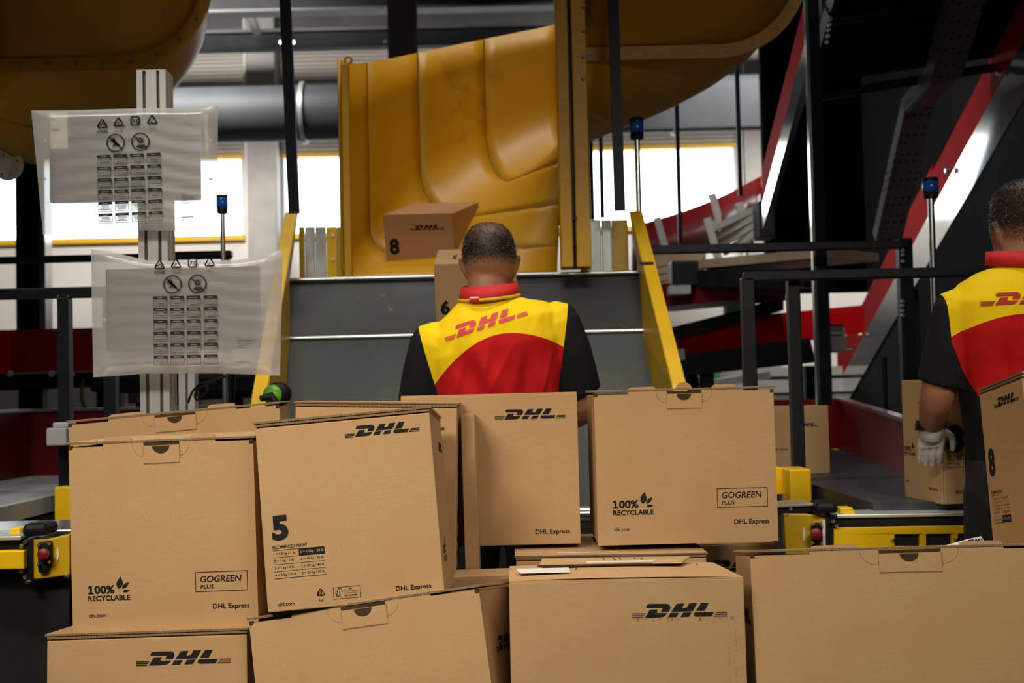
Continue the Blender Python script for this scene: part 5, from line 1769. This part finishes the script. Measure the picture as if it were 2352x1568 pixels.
def make_person(c):
    P = lambda q: at(*q)
    root = thing('person', c['label'], 'person', V((P(c['hip']).x, P(c['hip']).y, 0)))
    # skin: head, neck, trunk core, arms in one surface
    b = MB()
    T = head_into(b, P(c['head']), c['head_tilt'], c.get('head_yaw', 0), c.get('hs', 1))
    limb(b, [P(q) for q in c['neck']], c['neck_r'], 18)
    rings = [ring3(P(q[:3]), q[3] - (.018 if q[3] < .08 else .045), q[4] - (.018 if q[3] < .08 else .045), q[5]) for q in c['torso']]
    b.loft(rings)
    for arm, rr in c['arms']:
        limb(b, [P(q) for q in arm], rr, 16)
    if not c['gloves']:
        for hnd in c['hands']:
            hand_into(b, P(hnd[0]), P(hnd[1]), *hnd[2:])
    me = remeshed(b, 'body', .0055, 4)
    skin_mat(c['skin'], P(c['hairline']).z, P(c['hairline']).z + .045, P(c['head']).z if c['bald'] else None)
    body = link_mesh(me, 'body', c['skin'], root)
    for sg in (-1, 1):
        e = T(sg * .031, .086, .112)
        MB().loft(ell(e, .013, .010, .010, 12, 8)).build('eye', 'eye_dark', body, smooth=60)
    hair_strands(T, .0, c['hair_low'], c['bald'], root, 11)
    # shirt
    s = MB()
    s.loft([ring3(P(q[:3]), q[3], q[4], q[5]) for q in c['torso']])
    for slv, rr in c['sleeves']:
        limb(s, [P(q) for q in slv], rr, 18, flat=True)
    sd = c['seed']
    def folds(co, no):
        if no.y < .3:
            k = noise.noise(V((co.x * 16 + co.z * 5, co.z * 3.2, sd))) * .026 + noise.noise(V((co.x * 34, co.z * 5, sd + 3))) * .007
            k -= .030 * abs(noise.noise(V((co.x * 11 - co.z * 3.5, co.z * 1.6, sd + 9)))) ** .7
            k *= max(0, min(1, (.165 - abs(co.x - P(c['hip']).x)) / .05))
            k *= min(1, max(.18, (c['fold_z'] - co.z) / .10))
            co = co + no * k
        return co
    sm = remeshed(s, 'shirt', .0055, 5, folds)
    shirt = link_mesh(sm, 'shirt', c['shirt_mat'], root)
    lo, ex, wid = c['logo']
    I = logo_ink(wid)
    lg = project_logo(I, P(lo), V((math.cos(R(ex)), 0, math.sin(R(ex)))), V((-math.sin(R(ex)), 0, math.cos(R(ex)))), sm, 'shirt_logo', c['logo_mat'], shirt)
    # collar: a tilted band round the neck
    cc, hw, hd, tilt, fwd, hgt = c['collar']
    cc = P(cc)
    n = 40
    lo_ = ring3(cc, hw, hd, tilt, n, 2.0, fwd)
    hi_ = ring3(cc + V((0, .010, hgt)), hw * .93, hd * .93, tilt, n, 2.0, fwd)
    strip_ring(lo_, hi_).build('collar', 'collar_red', shirt, smooth=60, solid=.005)
    if c.get('lanyard'):
        ly = ring3(cc + V((0, -.004, .002)), hw * 1.03, hd * 1.05, tilt, n, 2.0, fwd)
        k0, k1 = 21, 39
        seg = [p for p in ly[k0:k1 + 1]]
        l_ = MB().tube(seg, .0045, 8).build('lanyard', 'lanyard_yellow', root, smooth=60)
        MB().tube([p + V((0, -.002, .001)) for p in ly[26:29]], .0065, 8).build('lanyard_clasp', 'collar_red', l_, smooth=60)
        MB().tube([p + V((0, -.003, .007)) for p in ly[26:29]], .003, 8).build('lanyard_tag', 'paper_label', l_, smooth=60)
    # trousers and shoes
    t = MB()
    hip = P(c['hip'])
    hk = c['hipw']
    for sg in (-1, 1):
        x = hip.x + sg * hk * .54
        limb(t, [V((hip.x + sg * hk * .48, hip.y, hip.z + .02)), V((x, hip.y + .015, hip.z * .55)), V((x + sg * .01, hip.y, .10))], [hk * .56, .072, .060], 18)
    t.loft([ring3(V((hip.x, hip.y, hip.z - .10)), hk * .9, .11, 0), ring3(V((hip.x, hip.y, hip.z)), hk, .125, 0), ring3(V((hip.x, hip.y, hip.z + .12)), hk * .9, .110, 0)])
    link_mesh(remeshed(t, 'trousers', .008, 4), 'trousers', 'trousers_black', root)
    for sg in (-1, 1):
        x = hip.x + sg * .105
        m = MB()
        m.loft([ring3(V((x, hip.y + .045, .0)), .048, .13, 0), ring3(V((x, hip.y + .045, .03)), .050, .132, 0), ring3(V((x, hip.y + .035, .07)), .045, .11, 0), ring3(V((x, hip.y, .11)), .045, .05, 0)])
        m.build('shoe', 'shoe_black', root, smooth=60)
    # gloves
    if c['gloves']:
        for hnd in c['hands']:
            g = MB()
            hand_into(g, P(hnd[0]), P(hnd[1]), *hnd[2:])
            w0, w1 = P(hnd[0]), P(hnd[1])
            d = (w1 - w0).normalized()
            limb(g, [w0 - d * .022, w0 + d * .02], [.034, .030], 16)
            gl = link_mesh(remeshed(g, 'glove', .0028, 3), 'glove', 'glove_grey', root)
            a = V(hnd[2]).normalized()
            nn = V(hnd[5]).normalized()
            band = []
            for k in range(13):
                q = PI * (.15 + 1.15 * k / 12)
                band.append(w0 - d * .006 + a * math.cos(q) * .038 - nn * math.sin(q) * .036)
            st = MB()
            st.strip([p - d * .012 for p in band], [p + d * .012 for p in band])
            st.build('wrist_strap', 'rubber_black', gl, smooth=60, solid=.003)
    return root

X = lambda px, py, Y: (at(px, py, Y).x, at(px, py, Y).z)
# ---- the worker at the slide
Y1 = 3.76
YB = Y1 - .11
shirt_mat('shirt_slide_worker', (at(1172, 766, YB).x, at(1172, 765, YB).z, 2.95, 1.8),
          (X(966, 780, YB), X(1003, 905, YB)), (X(1305, 715, YB), X(1283, 905, YB)))
make_person(dict(
    label='worker in yellow, red and black polo shirt with back to us at the slide', hip=(1150, 1075, Y1), hipw=.168, seed=2.0,
    head=(1119, 512, Y1 + .01), head_tilt=-2.5, head_yaw=0, hairline=(1119, 618, Y1), hair_low=.125, bald=True, skin='skin_slide_worker', hs=.99,
    neck=[(1119, 600, Y1 + .01), (1121, 650, Y1), (1124, 705, Y1 - .01)], neck_r=[.057, .059, .066],
    torso=[(1123, 678, Y1, .070, .066, 3), (1125, 694, Y1 - .004, .105, .082, 6), (1130, 716, Y1 - .01, .155, .10, 10), (1136, 748, Y1 - .012, .192, .118, 12),
           (1140, 800, Y1 - .012, .200, .128, 9), (1144, 880, Y1 - .005, .188, .130, 5), (1147, 980, Y1, .175, .122, 2), (1150, 1070, Y1, .172, .122, 0)],
    sleeves=[([(1003, 792, Y1 - .01), (985, 850, Y1), (970, 925, Y1 + .03)], [.078, .074, .072]),
             ([(1274, 742, Y1 - .01), (1302, 815, Y1), (1325, 900, Y1 + .03)], [.074, .074, .072])],
    arms=[([(1003, 792, Y1 - .01), (975, 900, Y1 + .02), (962, 975, Y1 + .05), (985, 985, Y1 + .30)], [.055, .048, .044, .031]),
          ([(1274, 742, Y1 - .01), (1310, 850, Y1 + .02), (1334, 935, Y1 + .05), (1300, 965, Y1 + .30)], [.055, .048, .046, .031])],
    hands=[((985, 985, Y1 + .30), (990, 990, Y1 + .38), (0, 0, 1), 1, .35, (1, 0, 0), .95),
           ((1300, 965, Y1 + .30), (1296, 970, Y1 + .38), (0, 0, 1), 1, .35, (-1, 0, 0), .95)], gloves=False,
    shirt_mat='shirt_slide_worker', fold_z=at(1150, 770, YB).z, logo=((1024, 786, YB), 16.5, .243), logo_mat='shirt_logo',
    collar=((1124, 684, Y1 - .006), .086, .092, 4, 8, .040), lanyard=True))
# ---- the worker at the right edge
Y2 = 3.08
YB = Y2 - .11
shirt_mat('shirt_edge_worker', (at(2352, 722, YB).x, at(2352, 721, YB).z, 2.1, 2.1),
          (X(2160, 690, YB), X(2207, 790, YB)), (X(2545, 690, YB), X(2500, 790, YB)), (X(2205, 790, YB), X(2244, 1180, YB)))
make_person(dict(
    label='worker at the right edge in the same polo shirt, arm hanging in a glove', hip=(2356, 1150, Y2), hipw=.138, seed=7.0,
    head=(2352, 412, Y2 + .02), head_tilt=0, head_yaw=12, hairline=(2300, 556, Y2), hair_low=.155, bald=False, skin='skin_edge_worker', hs=1.0,
    neck=[(2350, 520, Y2 + .02), (2352, 580, Y2 + .01), (2354, 640, Y2)], neck_r=[.056, .060, .070],
    torso=[(2354, 606, Y2, .072, .066, 0), (2355, 622, Y2 - .004, .11, .084, 0), (2355, 648, Y2 - .01, .155, .10, 0), (2355, 690, Y2 - .012, .185, .118, 0),
           (2355, 760, Y2 - .012, .178, .128, 0), (2355, 880, Y2 - .005, .150, .130, 0), (2357, 1000, Y2, .138, .122, 0), (2360, 1170, Y2, .134, .125, 0)],
    sleeves=[([(2203, 712, Y2 - .01), (2182, 790, Y2 + .0), (2162, 880, Y2 + .02)], [.060, .057, .057]),
             ([(2508, 712, Y2 - .01), (2530, 790, Y2 + .0), (2548, 880, Y2 + .02)], [.060, .057, .057])],
    arms=[([(2203, 712, Y2 - .01), (2168, 850, Y2 + .01), (2150, 920, Y2 + .04), (2139, 980, Y2 + .13)], [.05, .044, .040, .029]),
          ([(2508, 712, Y2 - .01), (2545, 850, Y2 + .01), (2560, 930, Y2 + .04), (2565, 1000, Y2 + .12)], [.05, .044, .041, .029])],
    hands=[((2140, 978, Y2 + .12), (2137, 1026, Y2 + .135), (.92, -.25, .1), 1.0, .08, (.25, .95, 0), .80),
           ((2565, 1000, Y2 + .12), (2566, 1055, Y2 + .15), (-.5, .8, 0), 1, .2, (-1, 0, 0), .9)], gloves=True,
    shirt_mat='shirt_edge_worker', fold_z=at(2352, 740, YB).z, logo=((2256, 704, YB), 0, .205), logo_mat='shirt_logo_red',
    collar=((2354, 608, Y2 - .006), .086, .092, 0, 6, .034), lanyard=False))
